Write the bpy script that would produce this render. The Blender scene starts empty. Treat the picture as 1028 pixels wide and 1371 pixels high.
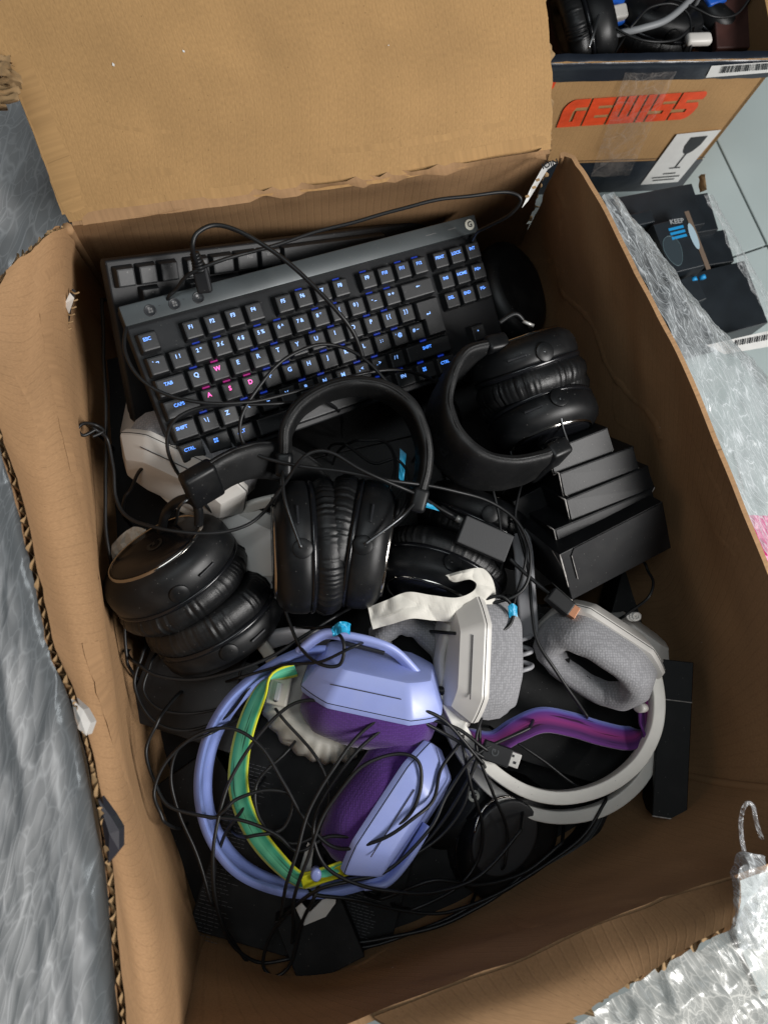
import bpy, bmesh, math, random
from mathutils import Vector as V, Matrix, noise as NZ
random.seed(7)
sc = bpy.context.scene
PI = math.pi
# ------------------------------------------------------------------ camera
FPX, CX, CY, CAMH = 1029.0, 514.0, 685.5, 0.72      # focal length and centre in photograph pixels, height above the pile
_d = V(((430 - CX) / FPX, -(865 - CY) / FPX, -1)).normalized()
_Z = -_d
_X = (V((1, 0, 0)) - _Z.x * _Z).normalized()
_Y = _Z.cross(_X)
RW = Matrix((_X, _Y, _Z))                            # camera coords -> world coords
cam_d = bpy.data.cameras.new('camera')
cam = bpy.data.objects.new('camera', cam_d)
sc.collection.objects.link(cam)
m4 = RW.to_4x4(); m4.translation = V((0, 0, CAMH))
cam.matrix_world = m4
cam_d.sensor_fit = 'HORIZONTAL'; cam_d.sensor_width = 36
cam_d.lens = FPX / 1028 * 36
cam_d.clip_start = 0.01; cam_d.clip_end = 50
cam_d.dof.use_dof = True; cam_d.dof.focus_distance = 0.68; cam_d.dof.aperture_fstop = 11
sc.camera = cam
# ------------------------------------------------------------------ world, lamps, exposure
w = bpy.data.worlds.new('World'); sc.world = w; w.use_nodes = True
bg = w.node_tree.nodes['Background']
bg.inputs[0].default_value = (0.80, 0.90, 1.0, 1); bg.inputs[1].default_value = 0.035
def area(name, loc, target, size, power, col, sy=None):
    L = bpy.data.lights.new(name, 'AREA'); L.shape = 'RECTANGLE'; L.size = size; L.size_y = sy or size
    L.energy = power; L.color = col
    o = bpy.data.objects.new(name, L); sc.collection.objects.link(o)
    o.location = loc
    o.rotation_euler = (V(target) - V(loc)).to_track_quat('-Z', 'Y').to_euler()
    return o
area('window_light', (1.50, -0.50, 1.30), (0, 0.10, 0), 0.8, 50, (1.0, 0.975, 0.95), 0.7)
area('ceiling_light', (-0.10, 0.35, 2.3), (0.0, 0.2, 0), 1.4, 9, (0.90, 0.97, 1.0), 0.5)
vs = sc.view_settings
vs.view_transform = 'Standard'; vs.look = 'None'; vs.gamma = 1; vs.exposure = 0.0
vs.use_curve_mapping = False
sc.cycles.use_denoising = True
sc.cycles.max_bounces = 6; sc.cycles.transparent_max_bounces = 12

# ------------------------------------------------------------------ helpers
def P(px, py, z):
    """world point on the height z seen at a place of the photograph (used to measure the layout)"""
    r = RW @ V(((px - CX) / FPX, -(py - CY) / FPX, -1))
    t = (CAMH - z) / -r.z
    return V((r.x * t, r.y * t, z))
def PP(*pts): return [P(*p) for p in pts]
col = sc.collection.objects
def tag(o, label=None, cat=None, group=None, kind=None):
    if label: o['label'] = label
    if cat: o['category'] = cat
    if group: o['group'] = group
    if kind: o['kind'] = kind
    return o
def empty(name, loc=(0, 0, 0), label=None, cat=None, group=None):
    o = bpy.data.objects.new(name, None); o.empty_display_size = .01
    o.location = loc; col.link(o)
    return tag(o, label, cat, group)
def obj(name, verts, faces, mat, parent=None, smooth=False, uvs=None):
    me = bpy.data.meshes.new(name)
    me.from_pydata([tuple(v) for v in verts], [], faces)
    if uvs:
        ul = me.uv_layers.new(name='UVMap')
        for l in me.loops: ul.data[l.index].uv = uvs[l.vertex_index]
    if smooth:
        for p in me.polygons: p.use_smooth = True
    me.validate(); me.update()
    me.materials.append(mat)
    return link(name, me, parent)
def pose(o):
    """plain matrix composition (no depsgraph needed)"""
    m = o.matrix_basis.copy()
    while o.parent:
        o = o.parent; m = o.matrix_basis @ m
    return m
def link(name, me, parent=None):
    o = bpy.data.objects.new(name, me); col.link(o)
    if parent:
        o.parent = parent
        o.matrix_basis = pose(parent).inverted()
    return o
def from_bm(name, bm, mat, parent=None, smooth=False):
    me = bpy.data.meshes.new(name); bm.to_mesh(me); bm.free()
    if smooth:
        for p in me.polygons: p.use_smooth = True
    me.materials.append(mat)
    return link(name, me, parent)
def resample(pts, n, closed=False):
    """Catmull-Rom through pts, n samples spaced by parameter"""
    pts = [V(p) for p in pts]; m = len(pts); out = []
    segs = m if closed else m - 1
    for i in range(n):
        t = i / (n if closed else (n - 1)) * segs
        k = min(int(t), segs - 1); f = t - k
        g = (lambda j: pts[j % m]) if closed else (lambda j: pts[max(0, min(m - 1, j))])
        p0, p1, p2, p3 = g(k - 1), g(k), g(k + 1), g(k + 2)
        out.append(.5 * ((2 * p1) + (p2 - p0) * f + (2 * p0 - 5 * p1 + 4 * p2 - p3) * f * f + (3 * p1 - p0 - 3 * p2 + p3) * f ** 3))
    return out
def tube_data(path, r, n=8, closed=False):
    verts, faces = [], []
    N = len(path); T = []
    for i in range(N):
        a = path[i - 1] if (i > 0 or closed) else path[0]
        b = path[(i + 1) % N] if (i < N - 1 or closed) else path[-1]
        t = (b - a); T.append(t.normalized() if t.length > 1e-9 else V((0, 0, 1)))
    ref = V((0, 0, 1)) if abs(T[0].z) < .9 else V((1, 0, 0))
    nrm = (ref - ref.dot(T[0]) * T[0]).normalized()
    for i in range(N):
        nrm = (nrm - nrm.dot(T[i]) * T[i]).normalized()
        b = T[i].cross(nrm)
        rr = r[i] if isinstance(r, (list, tuple)) else r
        for k in range(n):
            a = 2 * PI * k / n
            verts.append(path[i] + (nrm * math.cos(a) + b * math.sin(a)) * rr)
    for i in range(N if closed else N - 1):
        j = (i + 1) % N
        for k in range(n):
            k2 = (k + 1) % n
            faces.append((i * n + k, i * n + k2, j * n + k2, j * n + k))
    if not closed:
        faces.append(tuple(range(n))[::-1]); faces.append(tuple((N - 1) * n + k for k in range(n)))
    return verts, faces
def tube(name, pts, r, mat, parent=None, n=8, seg=8, closed=False):
    path = resample(pts, (len(pts) - 1) * seg + 1 if not closed else len(pts) * seg, closed) if seg else [V(p) for p in pts]
    v, f = tube_data(path, r, n, closed)
    return obj(name, v, f, mat, parent, True)
def frame(a, u):
    a = V(a).normalized(); u = V(u); u = (u - u.dot(a) * a).normalized()
    return a, u, a.cross(u)
def loft_data(c, a, u, w, rings, seg=64, expo=2.0, cap=(True, True), mod=None, shape=None):
    """rings: (t along a, radius along w, radius along u[, shift along u])"""
    verts, faces = [], []
    for ri, R in enumerate(rings):
        t, rw, ru = R[:3]; sh = R[3] if len(R) > 3 else 0
        for k in range(seg):
            th = 2 * PI * k / seg
            cw, su = math.cos(th), math.sin(th)
            if shape: cw, su = shape(th)
            elif expo != 2:
                cw = math.copysign(abs(cw) ** (2 / expo), cw); su = math.copysign(abs(su) ** (2 / expo), su)
            d = mod(ri, th) if mod else 0
            s = 1 + d / max(rw, .005)
            verts.append(c + a * t + w * (cw * rw * s) + u * (su * ru * s + sh))
    n = len(rings)
    for i in range(n - 1):
        for k in range(seg):
            k2 = (k + 1) % seg
            faces.append((i * seg + k, (i + 1) * seg + k, (i + 1) * seg + k2, i * seg + k2))
    if cap[0]: faces.append(tuple(range(seg)))
    if cap[1]: faces.append(tuple((n - 1) * seg + k for k in range(seg))[::-1])
    return verts, faces
def loft(name, c, a, u, rings, mat, parent=None, seg=64, smooth=True, **kw):
    a, u, w = frame(a, u)
    v, f = loft_data(V(c), a, u, w, rings, seg, **kw)
    o = obj(name, v, f, mat, parent, smooth)
    return o
def smooth_by_angle(o, deg=35):
    me = o.data
    bm = bmesh.new(); bm.from_mesh(me)
    for f in bm.faces: f.smooth = True
    for e in bm.edges:
        if len(e.link_faces) == 2 and e.calc_face_angle(0) > math.radians(deg): e.smooth = False
    bm.to_mesh(me); bm.free()
    return o
def box_bm(sx, sy, sz, bev=.0015, seg=2, taper=1.0):
    bm = bmesh.new(); bmesh.ops.create_cube(bm, size=1)
    for v in bm.verts:
        k = taper if v.co.z > 0 else 1
        v.co = V((v.co.x * sx * k, v.co.y * sy * k, v.co.z * sz))
    if bev: bmesh.ops.bevel(bm, geom=bm.edges[:], offset=bev, segments=seg, affect='EDGES', profile=.5)
    return bm
def M3(c, x, y):
    """4x4 with axes x, y and x cross y, at c"""
    x = V(x).normalized(); y = V(y); y = (y - y.dot(x) * x).normalized(); z = x.cross(y)
    m = Matrix((x, y, z)).transposed().to_4x4(); m.translation = V(c)
    return m
def bar(name, c, x, y, size, mat, parent=None, bev=.0008, seg=2, taper=1.0):
    bm = box_bm(*size, bev=bev, seg=seg, taper=taper)
    bm.transform(M3(c, x, y))
    o = from_bm(name, bm, mat, parent, bev > .002)
    if bev > .002: smooth_by_angle(o, 50)
    return o
def grid_sheet(rows):
    """rows of world points -> verts, faces"""
    n = len(rows[0]); v = [p for r in rows for p in r]
    f = [(i * n + j, i * n + j + 1, (i + 1) * n + j + 1, (i + 1) * n + j) for i in range(len(rows) - 1) for j in range(n - 1)]
    return v, f
def sweep(name, path, wdirs, prof, mat, parent=None, smooth=True, cap=True):
    """closed 2D profile (x along width dir, y along the outward dir) carried along a path"""
    verts, faces = [], []; N = len(path); n = len(prof)
    for i in range(N):
        t = (path[min(i + 1, N - 1)] - path[max(i - 1, 0)]).normalized()
        wd = V(wdirs[i]); wd = (wd - wd.dot(t) * t).normalized()
        o = t.cross(wd)
        for q in prof: verts.append(path[i] + wd * q[0] + o * q[1])
    for i in range(N - 1):
        for k in range(n):
            k2 = (k + 1) % n
            faces.append((i * n + k, i * n + k2, (i + 1) * n + k2, (i + 1) * n + k))
    if cap:
        faces.append(tuple(range(n))[::-1]); faces.append(tuple((N - 1) * n + k for k in range(n)))
    return obj(name, verts, faces, mat, parent, smooth)
def rrect(wd, th, r, n=4):
    pts = []
    for cx, cy, a0 in ((wd / 2 - r, th / 2 - r, 0), (-wd / 2 + r, th / 2 - r, 90), (-wd / 2 + r, -th / 2 + r, 180), (wd / 2 - r, -th / 2 + r, 270)):
        for k in range(n + 1):
            a = math.radians(a0 + 90 * k / n); pts.append((cx + r * math.cos(a), cy + r * math.sin(a)))
    return pts
_fontcache = {}
def text_mesh(s, size=1.0, bold=0.0, ext=0.0, align='CENTER', shear=0.0):
    key = (s, size, bold, ext, align, shear)
    if key in _fontcache: return _fontcache[key]
    cu = bpy.data.curves.new('txt', 'FONT'); cu.body = s; cu.size = size; cu.align_x = align; cu.align_y = 'CENTER'
    cu.offset = bold; cu.extrude = ext; cu.shear = shear; cu.resolution_u = 3
    o = bpy.data.objects.new('txt', cu); col.link(o)
    bpy.context.view_layer.update()
    me = bpy.data.meshes.new_from_object(o.evaluated_get(bpy.context.evaluated_depsgraph_get()))
    bpy.data.objects.remove(o); bpy.data.curves.remove(cu)
    _fontcache[key] = me
    return me
def text_on(name, s, m, size, mat, parent=None, **kw):
    me = text_mesh(s, size, **kw).copy(); me.transform(m); me.materials.clear(); me.materials.append(mat)
    return link(name, me, parent)

# ------------------------------------------------------------------ materials
def mat(name, colr, rough=.5, metal=0., spec=.5, emit=None, es=0., noise_amt=0., noise_scale=60., bump=0., bump_scale=400., coat=0., alpha=1., rough_var=0., sheen=0.):
    m = bpy.data.materials.new(name); m.use_nodes = True
    nt = m.node_tree; b = nt.nodes['Principled BSDF']
    b.inputs['Base Color'].default_value = (*colr, 1); b.inputs['Roughness'].default_value = rough
    b.inputs['Metallic'].default_value = metal; b.inputs['Specular IOR Level'].default_value = spec
    b.inputs['Coat Weight'].default_value = coat; b.inputs['Alpha'].default_value = alpha
    if sheen: b.inputs['Sheen Weight'].default_value = sheen
    if emit:
        b.inputs['Emission Color'].default_value = (*emit, 1); b.inputs['Emission Strength'].default_value = es
    tc = nt.nodes.new('ShaderNodeTexCoord')
    if noise_amt or rough_var:
        n = nt.nodes.new('ShaderNodeTexNoise'); n.inputs['Scale'].default_value = noise_scale; n.inputs['Detail'].default_value = 6
        nt.links.new(tc.outputs['Object'], n.inputs['Vector'])
        if noise_amt:
            r = nt.nodes.new('ShaderNodeMapRange'); r.inputs[1].default_value = .25; r.inputs[2].default_value = .75
            r.inputs[3].default_value = 1 - noise_amt; r.inputs[4].default_value = 1 + noise_amt
            nt.links.new(n.outputs[0], r.inputs[0])
            mx = nt.nodes.new('ShaderNodeVectorMath'); mx.operation = 'SCALE'; mx.inputs[0].default_value = colr
            nt.links.new(r.outputs[0], mx.inputs['Scale']); nt.links.new(mx.outputs[0], b.inputs['Base Color'])
        if rough_var:
            r2 = nt.nodes.new('ShaderNodeMapRange'); r2.inputs[1].default_value = .3; r2.inputs[2].default_value = .7
            r2.inputs[3].default_value = rough - rough_var; r2.inputs[4].default_value = rough + rough_var
            nt.links.new(n.outputs[0], r2.inputs[0]); nt.links.new(r2.outputs[0], b.inputs['Roughness'])
    if bump:
        n2 = nt.nodes.new('ShaderNodeTexNoise'); n2.inputs['Scale'].default_value = bump_scale; n2.inputs['Detail'].default_value = 3
        nt.links.new(tc.outputs['Object'], n2.inputs['Vector'])
        bp = nt.nodes.new('ShaderNodeBump'); bp.inputs['Strength'].default_value = bump; bp.inputs['Distance'].default_value = .001
        nt.links.new(n2.outputs[0], bp.inputs['Height']); nt.links.new(bp.outputs[0], b.inputs['Normal'])
    return m
def dusty(m, amt=.10, scale=420, dens=.93):
    """a sparse sprinkle of dust specks over an existing material"""
    nt = m.node_tree; N = nt.nodes.new; L = nt.links.new; b = nt.nodes['Principled BSDF']; tc = N('ShaderNodeTexCoord')
    vo = N('ShaderNodeTexVoronoi'); vo.inputs['Scale'].default_value = scale; L(tc.outputs['Object'], vo.inputs['Vector'])
    r = N('ShaderNodeMapRange'); r.inputs[1].default_value = .10; r.inputs[2].default_value = .22; r.inputs[3].default_value = 1; r.inputs[4].default_value = 0; L(vo.outputs['Distance'], r.inputs[0])
    sc_ = N('ShaderNodeSeparateColor'); L(vo.outputs['Color'], sc_.inputs[0])
    g = N('ShaderNodeMath'); g.operation = 'GREATER_THAN'; g.inputs[1].default_value = dens; L(sc_.outputs[0], g.inputs[0])
    k = N('ShaderNodeMath'); k.operation = 'MULTIPLY'; L(r.outputs[0], k.inputs[0]); L(g.outputs[0], k.inputs[1])
    sm = N('ShaderNodeTexNoise'); sm.inputs['Scale'].default_value = 45; sm.inputs['Detail'].default_value = 5; L(tc.outputs['Object'], sm.inputs['Vector'])
    s2 = N('ShaderNodeMapRange'); s2.inputs[1].default_value = .5; s2.inputs[2].default_value = .8; s2.inputs[3].default_value = 0; s2.inputs[4].default_value = .10; L(sm.outputs[0], s2.inputs[0])
    k2 = N('ShaderNodeMath'); k2.operation = 'MAXIMUM'; L(k.outputs[0], k2.inputs[0]); L(s2.outputs[0], k2.inputs[1])
    mx = N('ShaderNodeMix'); mx.data_type = 'RGBA'; L(k2.outputs[0], mx.inputs[0]); mx.inputs[7].default_value = (amt, amt * .97, amt * .92, 1)
    src = b.inputs['Base Color'].links[0].from_socket if b.inputs['Base Color'].links else None
    if src: L(src, mx.inputs[6])
    else: mx.inputs[6].default_value = b.inputs['Base Color'].default_value
    L(mx.outputs[2], b.inputs['Base Color'])
def mat_cardboard(name, colr, flute=.0075, line=.10, bumpk=.25, crease=0.0):
    """kraft paper: fibres, specks, blotches, and the flutes showing through as faint lines (UV in metres)"""
    m = mat(name, colr, .78, spec=.25); nt = m.node_tree; N = nt.nodes.new; L = nt.links.new
    b = nt.nodes['Principled BSDF']
    uv = N('ShaderNodeUVMap')
    fib = N('ShaderNodeTexNoise'); fib.inputs['Scale'].default_value = 900; fib.inputs['Detail'].default_value = 4
    mp = N('ShaderNodeMapping'); mp.inputs['Scale'].default_value = (1, .35, 1)
    L(uv.outputs[0], mp.inputs[0]); L(mp.outputs[0], fib.inputs['Vector'])
    blo = N('ShaderNodeTexNoise'); blo.inputs['Scale'].default_value = 14; blo.inputs['Detail'].default_value = 5; L(uv.outputs[0], blo.inputs['Vector'])
    vor = N('ShaderNodeTexVoronoi'); vor.inputs['Scale'].default_value = 210; L(uv.outputs[0], vor.inputs['Vector'])
    vor.inputs['Randomness'].default_value = 1
    sp = N('ShaderNodeMapRange'); sp.inputs[1].default_value = .05; sp.inputs[2].default_value = .13; sp.inputs[3].default_value = 1; sp.inputs[4].default_value = 0
    L(vor.outputs['Distance'], sp.inputs[0])
    vc = N('ShaderNodeSeparateColor'); L(vor.outputs['Color'], vc.inputs[0])
    th = N('ShaderNodeMath'); th.operation = 'GREATER_THAN'; th.inputs[1].default_value = .84; L(vc.outputs[0], th.inputs[0])
    spk = N('ShaderNodeMath'); spk.operation = 'MULTIPLY'; L(sp.outputs[0], spk.inputs[0]); L(th.outputs[0], spk.inputs[1])
    # flute lines, each a little uneven
    sx = N('ShaderNodeSeparateXYZ'); L(uv.outputs[0], sx.inputs[0])
    wob = N('ShaderNodeTexNoise'); wob.inputs['Scale'].default_value = 18; L(uv.outputs[0], wob.inputs['Vector'])
    a0 = N('ShaderNodeMath'); a0.operation = 'MULTIPLY_ADD'; a0.inputs[1].default_value = .0014; L(wob.outputs[0], a0.inputs[0]); L(sx.outputs[0], a0.inputs[2])
    a1 = N('ShaderNodeMath'); a1.operation = 'MULTIPLY'; a1.inputs[1].default_value = 2 * PI / flute; L(a0.outputs[0], a1.inputs[0])
    a2 = N('ShaderNodeMath'); a2.operation = 'COSINE'; L(a1.outputs[0], a2.inputs[0])
    ln = N('ShaderNodeMapRange'); ln.inputs[1].default_value = .72; ln.inputs[2].default_value = 1; ln.inputs[3].default_value = 0; ln.inputs[4].default_value = 1
    L(a2.outputs[0], ln.inputs[0])
    lnn = N('ShaderNodeTexNoise'); lnn.inputs['Scale'].default_value = 60; lnn.inputs['Detail'].default_value = 4; L(uv.outputs[0], lnn.inputs['Vector'])
    lm = N('ShaderNodeMapRange'); lm.inputs[1].default_value = .35; lm.inputs[2].default_value = .65; L(lnn.outputs[0], lm.inputs[0])
    lk = N('ShaderNodeMath'); lk.operation = 'MULTIPLY'; L(ln.outputs[0], lk.inputs[0]); L(lm.outputs[0], lk.inputs[1])
    # value = 1 + fibres + blotches - lines - specks
    v1 = N('ShaderNodeMapRange'); v1.inputs[1].default_value = .2; v1.inputs[2].default_value = .8; v1.inputs[3].default_value = .84; v1.inputs[4].default_value = 1.14
    L(fib.outputs[0], v1.inputs[0])
    v2 = N('ShaderNodeMapRange'); v2.inputs[1].default_value = .25; v2.inputs[2].default_value = .75; v2.inputs[3].default_value = .86; v2.inputs[4].default_value = 1.10
    L(blo.outputs[0], v2.inputs[0])
    v3 = N('ShaderNodeMath'); v3.operation = 'MULTIPLY'; L(v1.outputs[0], v3.inputs[0]); L(v2.outputs[0], v3.inputs[1])
    v4 = N('ShaderNodeMath'); v4.operation = 'MULTIPLY_ADD'; v4.inputs[1].default_value = -line * 1.6; L(lk.outputs[0], v4.inputs[0]); L(v3.outputs[0], v4.inputs[2])
    v5 = N('ShaderNodeMath'); v5.operation = 'MULTIPLY_ADD'; v5.inputs[1].default_value = -.35; L(spk.outputs[0], v5.inputs[0]); L(v4.outputs[0], v5.inputs[2])
    mx = N('ShaderNodeVectorMath'); mx.operation = 'SCALE'; mx.inputs[0].default_value = colr; L(v5.outputs[0], mx.inputs['Scale'])
    L(mx.outputs[0], b.inputs['Base Color'])
    h = N('ShaderNodeMath'); h.operation = 'MULTIPLY_ADD'; h.inputs[1].default_value = -.8; L(ln.outputs[0], h.inputs[0]); L(v3.outputs[0], h.inputs[2])
    bp = N('ShaderNodeBump'); bp.inputs['Strength'].default_value = bumpk; bp.inputs['Distance'].default_value = .0008; L(h.outputs[0], bp.inputs['Height'])
    L(bp.outputs[0], b.inputs['Normal'])
    return m
def mat_fabric(name, colr, scale=700, amt=.35, sheen=.3):
    """knitted pad cover: small cells with dark gaps"""
    m = mat(name, colr, .9, spec=.2, sheen=sheen); nt = m.node_tree; N = nt.nodes.new; L = nt.links.new
    b = nt.nodes['Principled BSDF']; tc = N('ShaderNodeTexCoord')
    vo = N('ShaderNodeTexVoronoi'); vo.inputs['Scale'].default_value = scale; vo.inputs['Randomness'].default_value = .35; L(tc.outputs['Object'], vo.inputs['Vector'])
    r = N('ShaderNodeMapRange'); r.inputs[1].default_value = .1; r.inputs[2].default_value = .6; r.inputs[3].default_value = 1 + amt * .4; r.inputs[4].default_value = 1 - amt
    L(vo.outputs['Distance'], r.inputs[0])
    mx = N('ShaderNodeVectorMath'); mx.operation = 'SCALE'; mx.inputs[0].default_value = colr; L(r.outputs[0], mx.inputs['Scale']); L(mx.outputs[0], b.inputs['Base Color'])
    bp = N('ShaderNodeBump'); bp.inputs['Strength'].default_value = .5; bp.inputs['Distance'].default_value = .0006; bp.invert = True
    L(vo.outputs['Distance'], bp.inputs['Height']); L(bp.outputs[0], b.inputs['Normal'])
    return m
def mat_film(name, alpha=.30, colr=(.74, .76, .78), rough=.12, sc1=(26, 90, 40), strength=.8, crease=.95, rot=.5, soft=False, con=(.72, 1.12)):
    """crumpled stretch film: thin half-clear facets, whiter along the sharp creases and where layers pile up"""
    m = mat(name, colr, rough, spec=.8); nt = m.node_tree; N = nt.nodes.new; L = nt.links.new
    b = nt.nodes['Principled BSDF']; tc = N('ShaderNodeTexCoord')
    rt = N('ShaderNodeMapping'); rt.inputs['Rotation'].default_value = (0, 0, rot); L(tc.outputs['Object'], rt.inputs[0])
    mp = N('ShaderNodeMapping'); mp.inputs['Scale'].default_value = sc1; L(rt.outputs[0], mp.inputs[0])
    dn = N('ShaderNodeTexNoise'); dn.inputs['Scale'].default_value = .6; dn.inputs['Detail'].default_value = 2; L(mp.outputs[0], dn.inputs['Vector'])
    dv = N('ShaderNodeVectorMath'); dv.operation = 'MULTIPLY_ADD'; dv.inputs[1].default_value = (1.6, 1.6, 1.6); L(dn.outputs['Color'], dv.inputs[0]); L(mp.outputs[0], dv.inputs[2])
    def vor(scale, feat):
        v = N('ShaderNodeTexVoronoi'); v.feature = feat; v.inputs['Scale'].default_value = scale; L(dv.outputs[0], v.inputs['Vector']); return v
    f1, f2 = vor(.8, 'F1'), vor(2.3, 'F1'); e1, e2 = vor(.8, 'DISTANCE_TO_EDGE'), vor(2.3, 'DISTANCE_TO_EDGE')
    h = N('ShaderNodeMath'); h.operation = 'MULTIPLY_ADD'; h.inputs[1].default_value = .4; L(f2.outputs['Distance'], h.inputs[0]); L(f1.outputs['Distance'], h.inputs[2])
    bp = N('ShaderNodeBump'); bp.inputs['Strength'].default_value = strength; bp.inputs['Distance'].default_value = .010
    if soft:
        sn = N('ShaderNodeTexNoise'); sn.inputs['Scale'].default_value = 1.2; sn.inputs['Detail'].default_value = 5; L(dv.outputs[0], sn.inputs['Vector']); L(sn.outputs[0], bp.inputs['Height'])
    else: L(h.outputs[0], bp.inputs['Height'])
    L(bp.outputs[0], b.inputs['Normal'])
    c1 = N('ShaderNodeMapRange'); c1.inputs[1].default_value = 0; c1.inputs[2].default_value = .05; c1.inputs[3].default_value = 1; c1.inputs[4].default_value = 0; L(e1.outputs['Distance'], c1.inputs[0])
    c2 = N('ShaderNodeMapRange'); c2.inputs[1].default_value = 0; c2.inputs[2].default_value = .07; c2.inputs[3].default_value = .7; c2.inputs[4].default_value = 0; L(e2.outputs['Distance'], c2.inputs[0])
    cm = N('ShaderNodeMath'); cm.operation = 'MAXIMUM'; L(c1.outputs[0], cm.inputs[0]); L(c2.outputs[0], cm.inputs[1])
    n2 = N('ShaderNodeTexNoise'); n2.inputs['Scale'].default_value = .5; n2.inputs['Detail'].default_value = 4; L(mp.outputs[0], n2.inputs['Vector'])
    a2 = N('ShaderNodeMapRange'); a2.inputs[1].default_value = .35; a2.inputs[2].default_value = .65; a2.inputs[3].default_value = max(0, alpha - .15); a2.inputs[4].default_value = min(1, alpha + .2); L(n2.outputs[0], a2.inputs[0])
    mx = N('ShaderNodeMix'); mx.data_type = 'FLOAT'; L(cm.outputs[0], mx.inputs[0]); L(a2.outputs[0], mx.inputs[2]); mx.inputs[3].default_value = crease
    L(mx.outputs[0], b.inputs['Alpha'])
    cc = N('ShaderNodeMix'); cc.data_type = 'RGBA'; L(cm.outputs[0], cc.inputs[0]); cc.inputs[6].default_value = (*[q * con[0] for q in colr], 1); cc.inputs[7].default_value = (*[min(1, q * con[1]) for q in colr], 1)
    L(cc.outputs[2], b.inputs['Base Color'])
    return m
KRAFT = (.385, .228, .115)
M_card = mat_cardboard('kraft_board', KRAFT)
M_card_in = mat_cardboard('kraft_board_lined', KRAFT, line=.07, bumpk=.13)
M_card_flap = mat_cardboard('kraft_board_flap', (.42, .25, .105), line=.015, bumpk=.10)
M_flute = mat('kraft_fluting', (.33, .21, .10), .85, noise_amt=.25, noise_scale=150)
M_card2 = mat_cardboard('printed_kraft', (.42, .25, .11), line=.03, bumpk=.15)
M_white_print = mat('white_paper_label', (.72, .72, .70), .6, noise_amt=.06)
M_red = mat('red_print', (.74, .075, .018), .5, noise_amt=.2, noise_scale=90)
M_ink = mat('black_ink', (.012, .013, .016), .5)
M_navy = mat('dark_band_film', (.010, .014, .022), .28, noise_amt=.2, bump=.5, bump_scale=60)
M_key = mat('key_plastic', (.0150, .0165, .0185), .46, noise_amt=.15, bump=.12, bump_scale=2500)
M_kbody = mat('keyboard_plastic', (.009, .010, .0118), .5, spec=.38, bump=.1, bump_scale=2500)
M_kbar = mat('brushed_dark_metal', (.052, .062, .066), .45, metal=.25, rough_var=.06, noise_scale=20)
M_knavy = mat('round_button', (.03, .033, .037), .35)
M_blue = mat('blue_backlit_legend', (.2, .3, .6), .4, emit=(.06, .27, 1.0), es=1.35)
M_pale = mat('pale_backlit_legend', (.3, .4, .6), .4, emit=(.20, .43, 1.0), es=1.25)
M_pink = mat('pink_backlit_legend', (.6, .1, .4), .4, emit=(1.0, .10, .42), es=1.7)
M_ledb = mat('blue_led', (.0, .02, .2), .4, emit=(.03, .10, 1.0), es=.26)
M_ledp = mat('pink_led', (.2, .0, .1), .4, emit=(.9, .03, .45), es=.32)
M_dull = mat('unlit_legend', (.12, .12, .12), .5)
M_logo = mat('pale_logo', (.55, .55, .48), .4)
M_leather = mat('black_leatherette', (.006, .0064, .007), .38, spec=.38, bump=.22, bump_scale=1400, rough_var=.05, noise_scale=80)
M_bandl = mat('band_leatherette', (.0085, .009, .0095), .5, spec=.38, bump=.3, bump_scale=1200, rough_var=.06, noise_scale=60)
M_black = mat('black_soft_plastic', (.0052, .0058, .0066), .42, spec=.34, rough_var=.06, noise_scale=40)
M_black2 = mat('black_gloss_plastic', (.006, .0065, .008), .22)
M_gun = mat('gunmetal', (.10, .105, .11), .35, metal=.9)
M_steel = mat('steel_wire', (.34, .34, .34), .3, metal=1.)
M_chrome = mat('polished_ring', (.42, .40, .37), .14, metal=1.)
M_stitch = mat('stitch_thread', (.022, .022, .022), .7)
M_cable = mat('cable_rubber', (.0078, .0084, .0092), .45, spec=.4)
M_cablefab = mat('cable_braid', (.013, .0135, .0145), .7, bump=.5, bump_scale=1800)
M_cabgrey = mat('grey_cable', (.22, .23, .24), .5)
M_foam = mat('dark_mesh_lining', (.006, .006, .007), .95)
M_lilac = mat('lilac_plastic', (.31, .375, .74), .34, noise_amt=.03, rough_var=.05)
M_lilac2 = mat('lilac_band_plastic', (.22, .29, .64), .38, noise_amt=.04)
M_purple = mat_fabric('purple_fabric', (.085, .028, .20), 520, .25)
M_greyfab = mat_fabric('grey_mesh_fabric', (.31, .31, .325), 440, .26)
M_wplas = mat('white_plastic', (.62, .60, .565), .38, noise_amt=.04, rough_var=.05)
M_wband = mat('off_white_band', (.82, .80, .74), .42, noise_amt=.05)
M_gplas = mat('pale_grey_plastic', (.36, .36, .375), .42)
M_cream = mat('cream_leatherette', (.46, .44, .39), .5, bump=.2, bump_scale=700, noise_amt=.08)
M_yellow = mat('yellow_edge', (.62, .62, .02), .5)
M_pack = mat('black_carton', (.0055, .006, .0065), .55, spec=.25, noise_amt=.2, bump=.08, bump_scale=900)
M_pack_edge = mat('worn_carton_edge', (.42, .40, .38), .8, noise_amt=.5, noise_scale=300)
M_pack_top = mat('black_carton_satin', (.0085, .0092, .0105), .42, spec=.32, noise_amt=.2, bump=.06, bump_scale=700)
M_print = mat('fine_white_print', (.075, .075, .08), .6)
M_cyan = mat('cyan_print', (.01, .27, .60), .5)
M_tape = mat('blue_tape', (.02, .36, .62), .35, bump=.4, bump_scale=300)
M_paper = mat('tissue_paper', (.64, .62, .56), .8, noise_amt=.06, noise_scale=60, bump=.25, bump_scale=260)
M_usb = mat('usb_metal', (.66, .65, .62), .42, metal=.55)
M_copper = mat('usb_copper', (.55, .26, .15), .4, metal=.8)
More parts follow.
